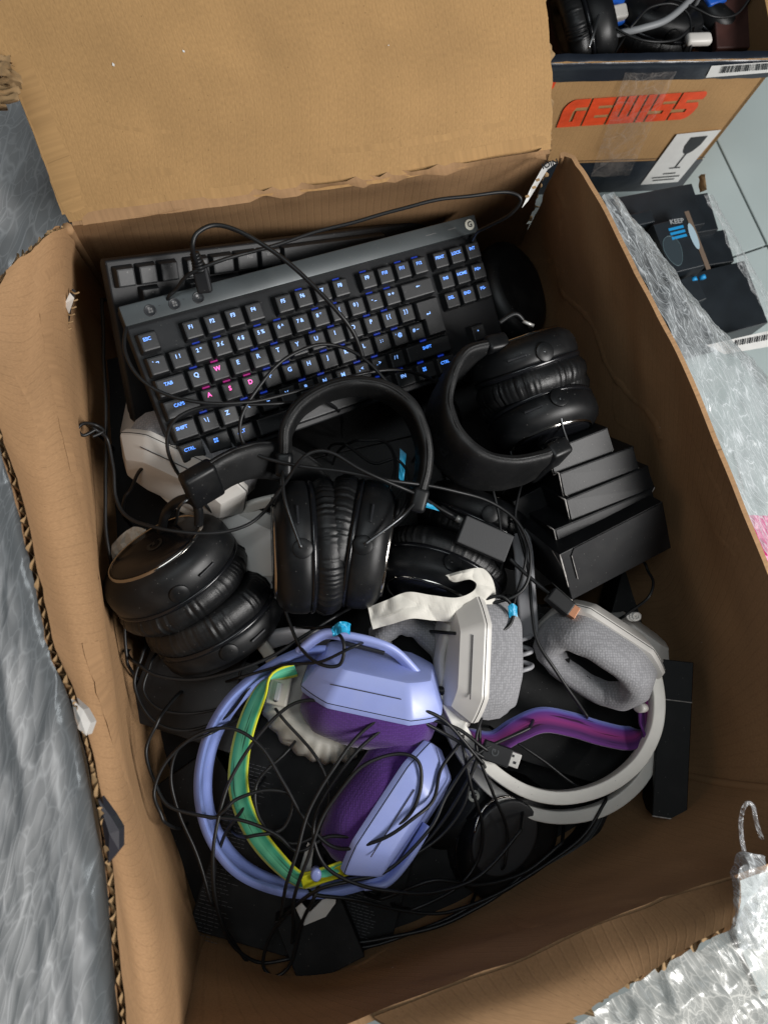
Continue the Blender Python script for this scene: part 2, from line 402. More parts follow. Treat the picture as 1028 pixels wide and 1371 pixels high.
M_tile = mat('floor_tile', (.40, .47, .47), .35, noise_amt=.05, noise_scale=9, rough_var=.08)
M_grout = mat('floor_grout', (.20, .23, .23), .9)
M_film = mat_film('stretch_film', .34, (.62, .66, .68), .24, (36, 150, 60), .17, .80, 1.1)
M_film2 = mat_film('stretch_film_layers', .90, (.80, .80, .80), .22, (75, 17, 40), .13, 1.0, .22, con=(.86, 1.14))
M_film3 = mat_film('stretch_film_white', .50, (.62, .62, .585), .26, (36, 120, 60), .17, .85, .9)
M_clear = mat_film('clear_film_strip', .10, (.8, .82, .84), .08, (60, 190, 60), .3, .55, 1.1)
M_magenta = mat('magenta_plastic', (.62, .02, .22), .35)
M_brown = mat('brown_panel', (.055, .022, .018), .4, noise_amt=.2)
M_bluecloth = mat('blue_plastic', (.01, .10, .50), .4)
M_dark = mat('dark_plastic', (.03, .028, .035), .4)
for m_ in (M_key, M_kbody, M_kbar, M_leather, M_bandl, M_black, M_pack, M_pack_top): dusty(m_)
for m_ in (M_lilac, M_lilac2, M_wplas, M_wband): dusty(m_, .45, 420, .985)
def mat_strap(name, stops, lines, base_r=.85):
    """woven strap: stripes across the UV v direction, with broken darker print"""
    m = mat(name, stops[0][1], base_r, spec=.2, sheen=.2); nt = m.node_tree; N = nt.nodes.new; L = nt.links.new
    b = nt.nodes['Principled BSDF']; uv = N('ShaderNodeUVMap'); sx = N('ShaderNodeSeparateXYZ'); L(uv.outputs[0], sx.inputs[0])
    cr = N('ShaderNodeValToRGB'); cr.color_ramp.interpolation = 'LINEAR'
    while len(cr.color_ramp.elements) < len(stops): cr.color_ramp.elements.new(.5)
    for e, (p, c) in zip(cr.color_ramp.elements, stops): e.position = p; e.color = (*c, 1)
    L(sx.outputs[1], cr.inputs[0])
    wv = N('ShaderNodeTexNoise'); wv.inputs['Scale'].default_value = 1; wv.inputs['Detail'].default_value = 2
    mp = N('ShaderNodeMapping'); mp.inputs['Scale'].default_value = (lines * .12, 11, 1); L(uv.outputs[0], mp.inputs[0]); L(mp.outputs[0], wv.inputs['Vector'])
    r = N('ShaderNodeMapRange'); r.inputs[1].default_value = .33; r.inputs[2].default_value = .42; r.inputs[3].default_value = .25; r.inputs[4].default_value = 1.05; L(wv.outputs[0], r.inputs[0])
    mx = N('ShaderNodeVectorMath'); mx.operation = 'SCALE'; L(cr.outputs[0], mx.inputs[0]); L(r.outputs[0], mx.inputs['Scale']); L(mx.outputs[0], b.inputs['Base Color'])
    return m
M_strapg = mat_strap('green_woven_strap', [(0, (.62, .66, .03)), (.10, (.50, .62, .05)), (.16, (.05, .42, .24)), (.5, (.16, .66, .40)), (.9, (.04, .36, .22)), (1, (.35, .5, .06))], 14)
M_strapp = mat_strap('purple_woven_strap', [(0, (.20, .25, .60)), (.10, (.12, .12, .42)), (.2, (.10, .03, .20)), (.5, (.24, .03, .17)), (.75, (.07, .018, .11)), (1, (.12, .03, .18))], 14)

# ================================================================== the setting: tiled floor
FZ = -.272
floor = obj('floor', [(-2, -2, FZ - .004), (3, -2, FZ - .004), (3, 3, FZ - .004), (-2, 3, FZ - .004)], [(0, 1, 2, 3)], M_grout)
tag(floor, 'pale grey tiled floor under the boxes', None, None, 'structure')
tA = P(965, 350, FZ); tB = P(1027, 329, FZ)
tdir = (tB - tA).normalized(); tn = V((-tdir.y, tdir.x, 0))
ts = .45
for i in range(-2, 3):
    for j in range(-3, 2):
        c = tA + tdir * (i * ts + .30) + tn * (j * ts + ts / 2)
        if c.y < -.2 or c.x < .1: continue
        bm = box_bm(ts - .003, ts - .003, .006, .0008, 1); bm.transform(M3(c + V((0, 0, .001)), tdir, tn))
        from_bm('tile', bm, M_tile, floor)

# ================================================================== the open cardboard box
box = empty('cardboard_box', P(430, 700, FZ), 'large open brown cardboard box filled with headsets and keyboards', 'box')
def board(name, rails, ncol, nrow, mt, parent, T=.0045, outward=None, wob=.0012, seed=0, torn=None, tear=.003, flip=False):
    """corrugated board: two liners with air between, rails run bottom to top; torn = edges ('top','start','end') left ragged with fluting showing"""
    torn = torn or []
    R = [resample(r, ncol) for r in rails]
    cols = [resample([R[k][j] for k in range(len(R))], nrow) for j in range(ncol)]
    rows = [[cols[j][i].copy() for j in range(ncol)] for i in range(nrow)]
    # lengths for UV
    us = [0]
    mid = rows[nrow // 2]
    for j in range(1, ncol): us.append(us[-1] + (mid[j] - mid[j - 1]).length)
    vsn = [0]
    mc = ncol // 2
    for i in range(1, nrow): vsn.append(vsn[-1] + (rows[i][mc] - rows[i - 1][mc]).length)
    nor = [[None] * ncol for _ in range(nrow)]
    for i in range(nrow):
        for j in range(ncol):
            a = rows[i][min(j + 1, ncol - 1)] - rows[i][max(j - 1, 0)]
            b = rows[min(i + 1, nrow - 1)][j] - rows[max(i - 1, 0)][j]
            n = a.cross(b).normalized()
            nor[i][j] = -n if flip else n
    for i in range(nrow):
        for j in range(ncol):
            q = NZ.noise(V((us[j] * 9, vsn[i] * 9, seed))) * 2.4 + NZ.noise(V((us[j] * 30, vsn[i] * 30, seed + 5)))
            rows[i][j] += nor[i][j] * q * wob
    def ragged(k, s):
        return (NZ.noise(V((k * 55, seed, s))) + .6 * NZ.noise(V((k * 160, seed + 3, s)))) * tear
    for side in torn:
        for layer in (0,):
            pass
    inner = [[p.copy() for p in r] for r in rows]
    outer = [[rows[i][j] + nor[i][j] * T for j in range(ncol)] for i in range(nrow)]
    for lay, S in enumerate((inner, outer)):
        if 'top' in torn:
            for j in range(ncol):
                d = (S[-1][j] - S[-2][j]).normalized(); S[-1][j] += d * ragged(us[j], lay * 2.3)
        if 'start' in torn:
            for i in range(nrow):
                d = (S[i][0] - S[i][1]).normalized(); S[i][0] += d * ragged(vsn[i], 7 + lay)
        if 'end' in torn:
            for i in range(nrow):
                d = (S[i][-1] - S[i][-2]).normalized(); S[i][-1] += d * ragged(vsn[i], 11 + lay)
    v1, f1 = grid_sheet(inner); v2, f2 = grid_sheet(outer)
    n0 = len(v1); faces = list(f1) + [tuple(k + n0 for k in f)[::-1] for f in f2]
    # close the clean edges
    def idx(i, j): return i * ncol + j
    if 'top' not in torn:
        faces += [(idx(nrow - 1, j), idx(nrow - 1, j + 1), idx(nrow - 1, j + 1) + n0, idx(nrow - 1, j) + n0) for j in range(ncol - 1)]
    if 'start' not in torn: faces += [(idx(i, 0), idx(i + 1, 0), idx(i + 1, 0) + n0, idx(i, 0) + n0) for i in range(nrow - 1)]
    if 'end' not in torn: faces += [(idx(i, ncol - 1), idx(i, ncol - 1) + n0, idx(i + 1, ncol - 1) + n0, idx(i + 1, ncol - 1)) for i in range(nrow - 1)]
    uv = [(us[j], vsn[i]) for i in range(nrow) for j in range(ncol)] * 2
    o = obj(name, v1 + v2, faces, mt, parent, True, uv)
    smooth_by_angle(o, 45)
    # fluting showing along torn edges
    for side in torn:
        if side == 'top': E = [(inner[-1][j], inner[-2][j], nor[-1][j]) for j in range(ncol)]
        elif side == 'start': E = [(inner[i][0], inner[i][1], nor[i][0]) for i in range(nrow)]
        else: E = [(inner[i][-1], inner[i][-2], nor[i][-1]) for i in range(nrow)]
        fv, ff = [], []
        L = 0; ee = [e[0] for e in E]
        length = sum((ee[k + 1] - ee[k]).length for k in range(len(ee) - 1))
        n = int(length / .0012)
        for k in range(n):
            t = k / (n - 1) * (len(E) - 1); a = min(int(t), len(E) - 2); f = t - a
            p = E[a][0].lerp(E[a + 1][0], f); q = E[a][1].lerp(E[a + 1][1], f); nn = E[a][2].lerp(E[a + 1][2], f)
            d = (q - p).normalized()
            s = k * .0012
            h = .5 + (.20 + .27 * abs(math.sin(s * 37 + 3 * NZ.noise(V((s * 9, 4, seed)))))) * math.sin(2 * PI * s / .0085 + 3.2 * NZ.noise(V((s * 30, 0, seed))))
            tip = p - d * (.0005 + .008 * NZ.noise(V((s * 70, 2, seed))) + .004 * NZ.noise(V((s * 230, 6, seed)))) + nn * (T * h)
            fv += [tip, p + d * .008 + nn * (T * h)]
        ff = [(2 * k, 2 * k + 1, 2 * k + 3, 2 * k + 2) for k in range(n - 1)]
        obj('corrugated_edge', fv, ff, M_flute, o, True)
    return o
ZM = -.04
FL, FR, BR, BL = P(272, 1255, ZM), P(920, 1040, ZM), V((.218, .447, ZM)), P(122, 358, ZM)
def up(p, z, dx=0, dy=0): return V((p.x + dx, p.y + dy, z))
def lp(a, b, t): return a.lerp(b, t)
BOT = -.260
bottom = obj('bottom_panel', [up(FL, BOT, .012, .012), up(FR, BOT, -.012, .012), up(BR, BOT, -.010, -.012), up(BL, BOT, .012, -.01)], [(0, 1, 2, 3)], M_card, box, uvs=[(0, 0), (.42, 0), (.42, .56), (0, .56)])
# wall at the far end and its raised flap
rimBL, rimBR = P(97, 301, .13), P(736, 205, .13)
board('wall', [[up(BL, BOT, .01, -.008), up(BR, BOT, -.012, -.008)], [BL, lp(BL, BR, .5) + V((0, .008, 0)), BR + V((-.004, 0, 0))], [rimBL, P(420, 252, .13), rimBR]], 40, 26, M_card_in, box, seed=1, torn=['end'], flip=True)
fl = board('flap', [PP((93, 297, .131), (410, 249, .131), (738, 199, .131)), PP((76, 262, .140), (410, 222, .140), (739, 176, .140)), PP((40, 165, .170), (410, 120, .170), (738, 90, .170)),
             PP((-5, 62, .200), (380, 10, .200), (731, -10, .200)), PP((-60, -60, .235), (350, -110, .235), (726, -130, .235))], 44, 30, M_card_flap, box, seed=2, torn=['end'], tear=.0022, flip=True, wob=.0008)
# right wall
rr = PP((750, 211, .135), (764, 214, .137), (800, 270, .137), (850, 368, .135), (908, 481, .133), (968, 622, .132), (1030, 772, .132), (1085, 900, .135), (1137, 1066, .14))
board('wall', [[up(BR, BOT, -.01, -.01), up(FR, BOT, -.012, .012)], [BR] + PP((765, 520, ZM), (840, 680, ZM), (893, 820, ZM), (916, 940, ZM)) + [FR], rr], 60, 26, M_card_in, box, seed=3, torn=[], wob=.0016, flip=True)
# near wall with its bent flap
rf = PP((240, 1400, .135), (400, 1385, .145), (527, 1345, .15), (618, 1312, .15), (697, 1284, .15), (788, 1240, .15), (860, 1214, .15), (902, 1196, .15), (987, 1172, .15), (1060, 1140, .145), (1140, 1068, .14))
board('wall', [[up(FL, BOT, .012, .012), up(FR, BOT, -.012, .012)], [FL] + PP((390, 1290, ZM), (500, 1262, ZM), (620, 1214, ZM), (780, 1128, ZM)) + [FR], rf], 60, 26, M_card_in, box, seed=4, wob=.0016, torn=[])
board('flap', [PP((500, 1362, .1525), (618, 1316, .1525), (697, 1288, .1525), (788, 1244, .1525), (860, 1218, .1525), (902, 1200, .1525), (990, 1176, .1525)),
               PP((560, 1400, .172), (655, 1352, .172), (725, 1325, .172), (810, 1290, .172), (885, 1255, .172), (935, 1228, .172), (990, 1204, .172)),
               PP((640, 1450, .182), (755, 1373, .182), (785, 1354, .182), (835, 1322, .182), (885, 1290, .182), (935, 1261, .182), (985, 1236, .182))],
      50, 14, M_card_in, box, seed=5, torn=['top'], wob=.0008, tear=.0018)
# left wall bending out into a torn flap
L0 = [BL] + PP((134, 500, ZM), (140, 640, ZM), (148, 760, ZM), (170, 900, ZM), (200, 1040, ZM), (235, 1150, ZM)) + [FL]
L1 = PP((88, 308, .13), (80, 470, .125), (112, 660, .125), (142, 860, .125), (172, 1060, .125), (215, 1250, .128), (240, 1400, .135))
L1b = PP((40, 335, .172), (30, 500, .17), (58, 675, .17), (98, 865, .17), (134, 1060, .17), (172, 1250, .17), (204, 1450, .175))
L2 = PP((8, 362, .185), (-30, 480, .2), (24, 640, .205), (72, 845, .205), (116, 985, .205), (148, 1150, .205), (170, 1400, .205))
board('wall', [[up(BL, BOT, .01, -.012), up(FL, BOT, .012, .012)], L0, L1, L1b, L2], 70, 36, M_card_in, box, seed=6, torn=['top', 'start'], tear=.007, wob=.0012, flip=False)
def corner(pts):
    tube('corner_fold', pts, .0045, M_card, box, 8, 10)
corner([up(FR, BOT, -.012, .012), FR, P(1138, 1067, .14)]); corner([up(FL, BOT, .012, .012), FL + V((-.002, -.002, 0)), P(238, 1402, .135) + V((-.002, -.003, 0))]); corner([up(BL, BOT, .01, -.01), BL, P(90, 305, .13)])
# the torn slot in the left wall near the far corner
sl = PP((92, 385, .105), (84, 402, .10), (80, 440, .09), (77, 474, .082), (82, 478, .080), (86, 445, .088), (92, 408, .10), (97, 388, .104))
off = V((.0035, -.0015, .002))
obj('tear', [p + off for p in sl], [(0, 1, 6, 7), (1, 2, 5, 6), (2, 3, 4, 5)], M_ink, box)
for k in range(9):
    a = P(95 - k * 2.0, 392 + k * 9.6, .103 - k * .0026) + off + V((.001, 0, .001))
    tube('fluting', [a + V((-.004, .002, 0)), a + V((0, -.001, .0015)), a + V((.003, .001, 0))], .0008, M_flute, box, 5, 3)
fv = PP((79, 405, .106), (86, 390, .112), (92, 397, .11), (85, 418, .105))
obj('paper_flake', [p + off * 1.6 for p in fv], [(0, 1, 2, 3)], M_white_print, box)
# printed strip of paper on the split corner
cs = PP((700, 277, .098), (708, 268, .1), (734, 226, .128), (747, 216, .137), (738, 215, .137), (728, 222, .13), (712, 250, .112))
obj('label', [p + V((-.002, -.003, .0035)) for p in (cs[0], cs[1], cs[2], cs[3], cs[4], cs[5], cs[6])], [(0, 1, 6), (1, 2, 5, 6), (2, 3, 4, 5)], M_white_print, box)
a_ = P(727, 224, .1365) + V((-.002, -.003, .0035)); b_ = P(746, 217, .1415) + V((-.002, -.003, .0035))
text_on('print', 'IOIN', M3((a_ + b_) / 2 + V((0, 0, .002)), b_ - a_, V((-.2, 1, .1))), .0065, M_ink, box, bold=.0002)
for k, (x, y) in enumerate(((716, 250), (721, 240), (707, 262))):
    p = P(x, y, .125); bar('print', p + V((-.002, -.003, .004)), (1, .4, 0), (-.4, 1, .2), (.0035, .0022, .0003), M_flute, box, 0)
# crease lines pressed into the boards: low ridges lying on the surface
from mathutils.bvhtree import BVHTree
walls = [o for o in col if o.parent == box and o.name.split('.')[0] in ('wall', 'flap')]
def trees():
    for o in walls:
        mw = pose(o); yield o, BVHTree.FromPolygons([mw @ v.co for v in o.data.vertices], [tuple(p.vertices) for p in o.data.polygons])
TREES = list(trees())
def hit(px, py):
    o_ = V((0, 0, CAMH)); r = (RW @ V(((px - CX) / FPX, -(py - CY) / FPX, -1))).normalized(); best = None
    for o, t in TREES:
        h = t.ray_cast(o_, r)
        if h[0] is not None and (best is None or h[3] < best[2]):
            n = h[1] if h[1].dot(r) < 0 else -h[1]
            best = (h[0], n, h[3], o)
    return best
def crease(pxs, w=.0045, h=.0011, seed=0, m=None):
    path = resample([V((a, b, 0)) for a, b in pxs], len(pxs) * 8)
    pts = [hit(p.x + 2.2 * NZ.noise(V((p.y * .06, seed, 0))), p.y + 2.2 * NZ.noise(V((p.x * .06, seed, 5)))) for p in path]
    pts = [p for p in pts if p]
    if len(pts) < 4: return
    v, f, uv = [], [], []
    n = len(pts); L = 0
    for i in range(n):
        t = (pts[min(i + 1, n - 1)][0] - pts[max(i - 1, 0)][0]).normalized(); nn = pts[i][1]; s_ = t.cross(nn).normalized()
        k = math.sin(PI * i / (n - 1)) ** .5
        if i: L += (pts[i][0] - pts[i - 1][0]).length
        v += [pts[i][0] + s_ * w * .5 - nn * .0003, pts[i][0] + nn * h * k * (1 + .5 * NZ.noise(V((L * 60, seed, 1)))), pts[i][0] - s_ * w * .65 - nn * .0003]; uv += [(.0037, L), (.0037, L + .001), (.0037, L + .002)]
    for i in range(n - 1): f += [(3 * i, 3 * i + 3, 3 * i + 4, 3 * i + 1), (3 * i + 1, 3 * i + 4, 3 * i + 5, 3 * i + 2)]
    o_ = pts[n // 2][3]; obj('crease', v, f, m or o_.data.materials[0], o_, True, uv)
for i, (pp_, w_, h_) in enumerate(((((722, 318), (742, 352), (752, 392), (785, 425), (800, 455), (812, 490), (842, 530), (872, 558), (882, 590), (890, 618)), .006, .0016),
        (((690, 362), (715, 350), (742, 352), (756, 366)), .005, .001), (((700, 300), (690, 330), (684, 372)), .008, .0016), (((735, 250), (752, 268), (748, 310)), .006, .0012),
        (((845, 780), (858, 850), (880, 880)), .006, .0009), (((930, 640), (950, 700), (985, 745)), .005, .0008), (((820, 500), (824, 560), (846, 575)), .005, .0008),
        (((915, 560), (960, 660), (1010, 790)), .006, .0007), (((640, 1195), (668, 1220), (700, 1238), (725, 1240)), .007, .0014), (((670, 1215), (690, 1248)), .006, .0012),
        (((452, 1310), (500, 1280), (520, 1268)), .006, .001),
        (((60, 420), (75, 520), (105, 650), (140, 800)), .010, .0012), (((120, 860), (152, 980), (188, 1100), (215, 1200)), .010, .0010), (((48, 380), (58, 372), (88, 352)), .006, .0012), (((20, 500), (50, 560), (60, 640)), .006, .0009),
        (((100, 283), (300, 258), (520, 232), (735, 190)), .008, .0010), (((104, 150), (160, 170), (240, 178)), .004, .0005), (((250, 130), (262, 112), (280, 105)), .004, .0006), (((420, 205), (560, 190), (700, 160)), .006, .0006), (((120, 315), (135, 350), (140, 372)), .006, .0014), (((20, 75), (58, 170), (98, 284)), .012, .0020), (((108, 292), (300, 266), (520, 238), (730, 206)), .007, .0018), (((40, 120), (70, 200), (104, 280)), .006, .0012), (((150, 240), (190, 232), (240, 228)), .006, .0008))):
    crease(pp_, w_ * 1.5, h_ * .5, i)
# flecks of paper stuck to the boards
rf_ = random.Random(11)
for k, (a, b) in enumerate(((152, 86), (320, 1012), (526, 1297), (846, 806), (120, 394), (246, 68), (770, 452), (940, 860), (884, 572), (520, 60))):
    h_ = hit(a, b)
    if h_:
        q = h_[0] + h_[1] * .0006; t1 = V((rf_.uniform(-1, 1), rf_.uniform(-1, 1), .2)); s1 = rf_.uniform(.0006, .0016)
        t1 = (t1 - t1.dot(h_[1]) * h_[1]).normalized(); t2 = t1.cross(h_[1])
        obj('paper_fleck', [q + t1 * s1, q + t2 * s1 * .6, q - t1 * s1 * .9, q - t2 * s1 * .7], [(0, 1, 2, 3)], M_white_print, h_[3])

# scrap of torn board sticking in at the upper left edge
cr = empty('cardboard_scrap', P(8, 108, .2), 'torn brown scrap of cardboard poking in at the upper left edge', 'cardboard scrap')
rnd = random.Random(4)
for k in range(7):
    c = P(4 + rnd.uniform(-6, 14), 85 + k * 9, .205 + rnd.uniform(-.006, .006))
    pts = [c + V((rnd.uniform(-.012, .012), rnd.uniform(-.006, .006), rnd.uniform(-.006, .006))) for _ in range(2)]
    rows = []
    for i in range(7):
        rows.append([c + V((-.022 + .028 * j / 5 + rnd.uniform(-.0015, .0015), (i - 3) * .0017 + .002 * math.sin(j * 1.7 + k), .0035 * math.sin(i * 2.1 + j * .6 + k) + rnd.uniform(-.001, .001))) for j in range(6)])
    v, f = grid_sheet(rows); obj('torn_layer', v, f, M_flute, cr, True)

# ================================================================== keyboards
U = .01905
KM = Matrix(((.881, -.328, .342), (.413, .885, -.215), (-.232, .331, .915)))
KM = KM.to_4x4(); KM.translation = V((-.1536, .2446, .1060))       # key-top plane of the lit keyboard: x to the right, y to its back edge
F_ROW, R1 = 0.0, 1.06
_keymesh = {}
def key_mesh(wu, hu=1.0, kind='plain'):
    k = (wu, hu, kind)
    if k in _keymesh: return _keymesh[k]
    if kind == 'enter':                                              # L-shaped return key, narrow foot below a wider head
        out = lambda g, t: [(-.75 * U + g, U - g), (.75 * U - g, U - g), (.75 * U - g, -U + g), (-.5 * U + g, -U + g), (-.5 * U + g, g * 0 + .0 * U + (0)), (-.75 * U + g, 0)]
        lo = [(x, y, -.0085) for x, y in out(.0006, 0)]; md = [(x, y, -.0022) for x, y in out(.0018, 0)]; hi = [(x, y, 0) for x, y in out(.0030, 0)]
        n = 6; v = lo + md + hi; f = []
        for L in (0, 1):
            for i in range(n): f.append((L * n + i, (L + 1) * n + i, (L + 1) * n + (i + 1) % n, L * n + (i + 1) % n))
        f += [(12, 17, 16, 15, 14, 13)]
        me = bpy.data.meshes.new('key'); me.from_pydata(v, [], f)
    else:
        W, H = wu * U - .0011, hu * U - .0011
        bm = bmesh.new(); bmesh.ops.create_cube(bm, size=1)
        for v in bm.verts:
            if v.co.z > 0: v.co = V((math.copysign(W / 2 - .0016, v.co.x), math.copysign(H / 2 - .0017, v.co.y) + .0003, 0))
            else: v.co = V((math.copysign(W / 2, v.co.x), math.copysign(H / 2, v.co.y), -.0085))
        es = [e for e in bm.edges if all(v.co.z > -.001 for v in e.verts) or abs(e.verts[0].co.z - e.verts[1].co.z) > .005]
        bmesh.ops.bevel(bm, geom=es, offset=.0013, segments=2, affect='EDGES', profile=.6)
        me = bpy.data.meshes.new('key'); bm.to_mesh(me); bm.free()
    for p in me.polygons: p.use_smooth = False
    me.materials.append(M_key); _keymesh[k] = me
    return me
def place(name, me, world, parent):
    o = bpy.data.objects.new(name, me); col.link(o); o.parent = parent
    o.matrix_basis = pose(parent).inverted() @ world
    return o
ARR = {'<-': ([(-1, 0), (-.35, .5), (-.35, .16), (1, .16), (1, -.16), (-.35, -.16), (-.35, -.5)], .0021),
       'ret': ([(-1, -.2), (-.4, .3), (-.4, -.02), (.62, -.02), (.62, .55), (.92, .55), (.92, -.38), (-.4, -.38), (-.4, -.7)], .0024),
       'up': ([(0, .7), (-.75, -.45), (.75, -.45)], .0013), 'dn': ([(0, -.7), (.75, .45), (-.75, .45)], .0013),
       'lt': ([(-.7, 0), (.45, -.75), (.45, .75)], .0013), 'rt': ([(.7, 0), (-.45, .75), (-.45, -.75)], .0013),
       'win': None, 'menu': None}
def legend_mesh(s, m):
    key = ('L', s, m.name)
    if key in _keymesh: return _keymesh[key]
    if s in ('win', 'menu'):
        v, f = [], []
        for ix in (-1, 1):
            for iy in (-1, 1):
                b = len(v); x0, y0, h = ix * .00105, iy * .00105, .0008
                v += [(x0 - h, y0 - h, 0), (x0 + h, y0 - h, 0), (x0 + h, y0 + h, 0), (x0 - h, y0 + h, 0)]; f.append((b, b + 1, b + 2, b + 3))
        me = bpy.data.meshes.new('legend'); me.from_pydata(v, [], f)
    elif s in ARR:
        pts, k = ARR[s]; me = bpy.data.meshes.new('legend'); me.from_pydata([(x * k, y * k, 0) for x, y in pts], [], [tuple(range(len(pts)))])
    else:
        n = len(s.replace(' ', ''))
        size = .0054 if n == 1 else (.0046 if n == 2 else .0040)
        me = text_mesh(s, size, bold=.00012).copy()
    me.materials.clear(); me.materials.append(m); _keymesh[key] = me
    return me
led_bm = box_bm(.0065, .0014, .0008, 0); led_me = bpy.data.meshes.new('led'); led_bm.to_mesh(led_me); led_bm.free(); led_me.materials.append(M_ledb)
led_mp = led_me.copy(); led_mp.materials.clear(); led_mp.materials.append(M_ledp)
def rows_uk():
    out = []                                                         # (u, v, width, height, legend, kind)
    fr = [(.5, 'ESC')] + [(2.5 + i, 'F%d' % (i + 1)) for i in range(4)] + [(7 + i, 'F%d' % (i + 5)) for i in range(4)] + [(11.5 + i, 'F%d' % (i + 9)) for i in range(4)]
    out += [(u, 0, 1, 1, t, 'plain') for u, t in fr] + [(15.75, 0, 1, 1, 'PRNT', 'plain'), (16.75, 0, 1, 1, 'LOCK', 'plain'), (17.75, 0, 1, 1, 'INT', 'plain')]
    for i, t in enumerate(['` ¬', '1 !', '2 "', '3 £', '4 $', '5 %', '6 ^', '7 &', '8 *', '9 (', '0 )', '- _', '= +']): out.append((.5 + i, R1, 1, 1, t, 'plain'))
    out.append((14, R1, 2, 1, '<-', 'plain'))
    out += [(15.75 + i, R1, 1, 1, t, 'plain') for i, t in enumerate(('INS', 'HOME', 'PG+'))]
    out.append((.75, R1 + 1, 1.5, 1, 'TAB', 'plain'))
    for i, t in enumerate(['Q', 'W', 'E', 'R', 'T', 'Y', 'U', 'I', 'O', 'P', '[ {', '] }']): out.append((2 + i, R1 + 1, 1, 1, t, 'plain'))
    out.append((14.25, R1 + 1.5, 1.5, 2, 'ret', 'enter'))
    out += [(15.75 + i, R1 + 1, 1, 1, t, 'plain') for i, t in enumerate(('DEL', 'END', 'PG-'))]
    out.append((.875, R1 + 2, 1.75, 1, 'CAPS', 'plain'))
    for i, t in enumerate(['A', 'S', 'D', 'F', 'G', 'H', 'J', 'K', 'L', '; :', "' @", '# ~']): out.append((2.25 + i, R1 + 2, 1, 1, t, 'plain'))
    out.append((.625, R1 + 3, 1.25, 1, 'SHIFT', 'plain'))
    for i, t in enumerate(['\\ |', 'Z', 'X', 'C', 'V', 'B', 'N', 'M', ', <', '. >', '/ ?']): out.append((1.75 + i, R1 + 3, 1, 1, t, 'plain'))
    out.append((13.625, R1 + 3, 2.75, 1, 'SHIFT', 'plain')); out.append((16.75, R1 + 3, 1, 1, 'up', 'plain'))
    for u, wd, t in ((.625, 1.25, 'CTRL'), (1.875, 1.25, 'win'), (3.125, 1.25, 'ALT'), (6.875, 6.25, ''), (10.625, 1.25, 'ALT GR'), (11.875, 1.25, 'FN'), (13.125, 1.25, 'menu'), (14.375, 1.25, 'CTRL')):
        out.append((u, R1 + 4, wd, 1, t, 'plain'))
    for u, t in ((15.75, 'lt'), (16.75, 'dn'), (17.75, 'rt')): out.append((u, R1 + 4, 1, 1, t, 'plain'))
    return out
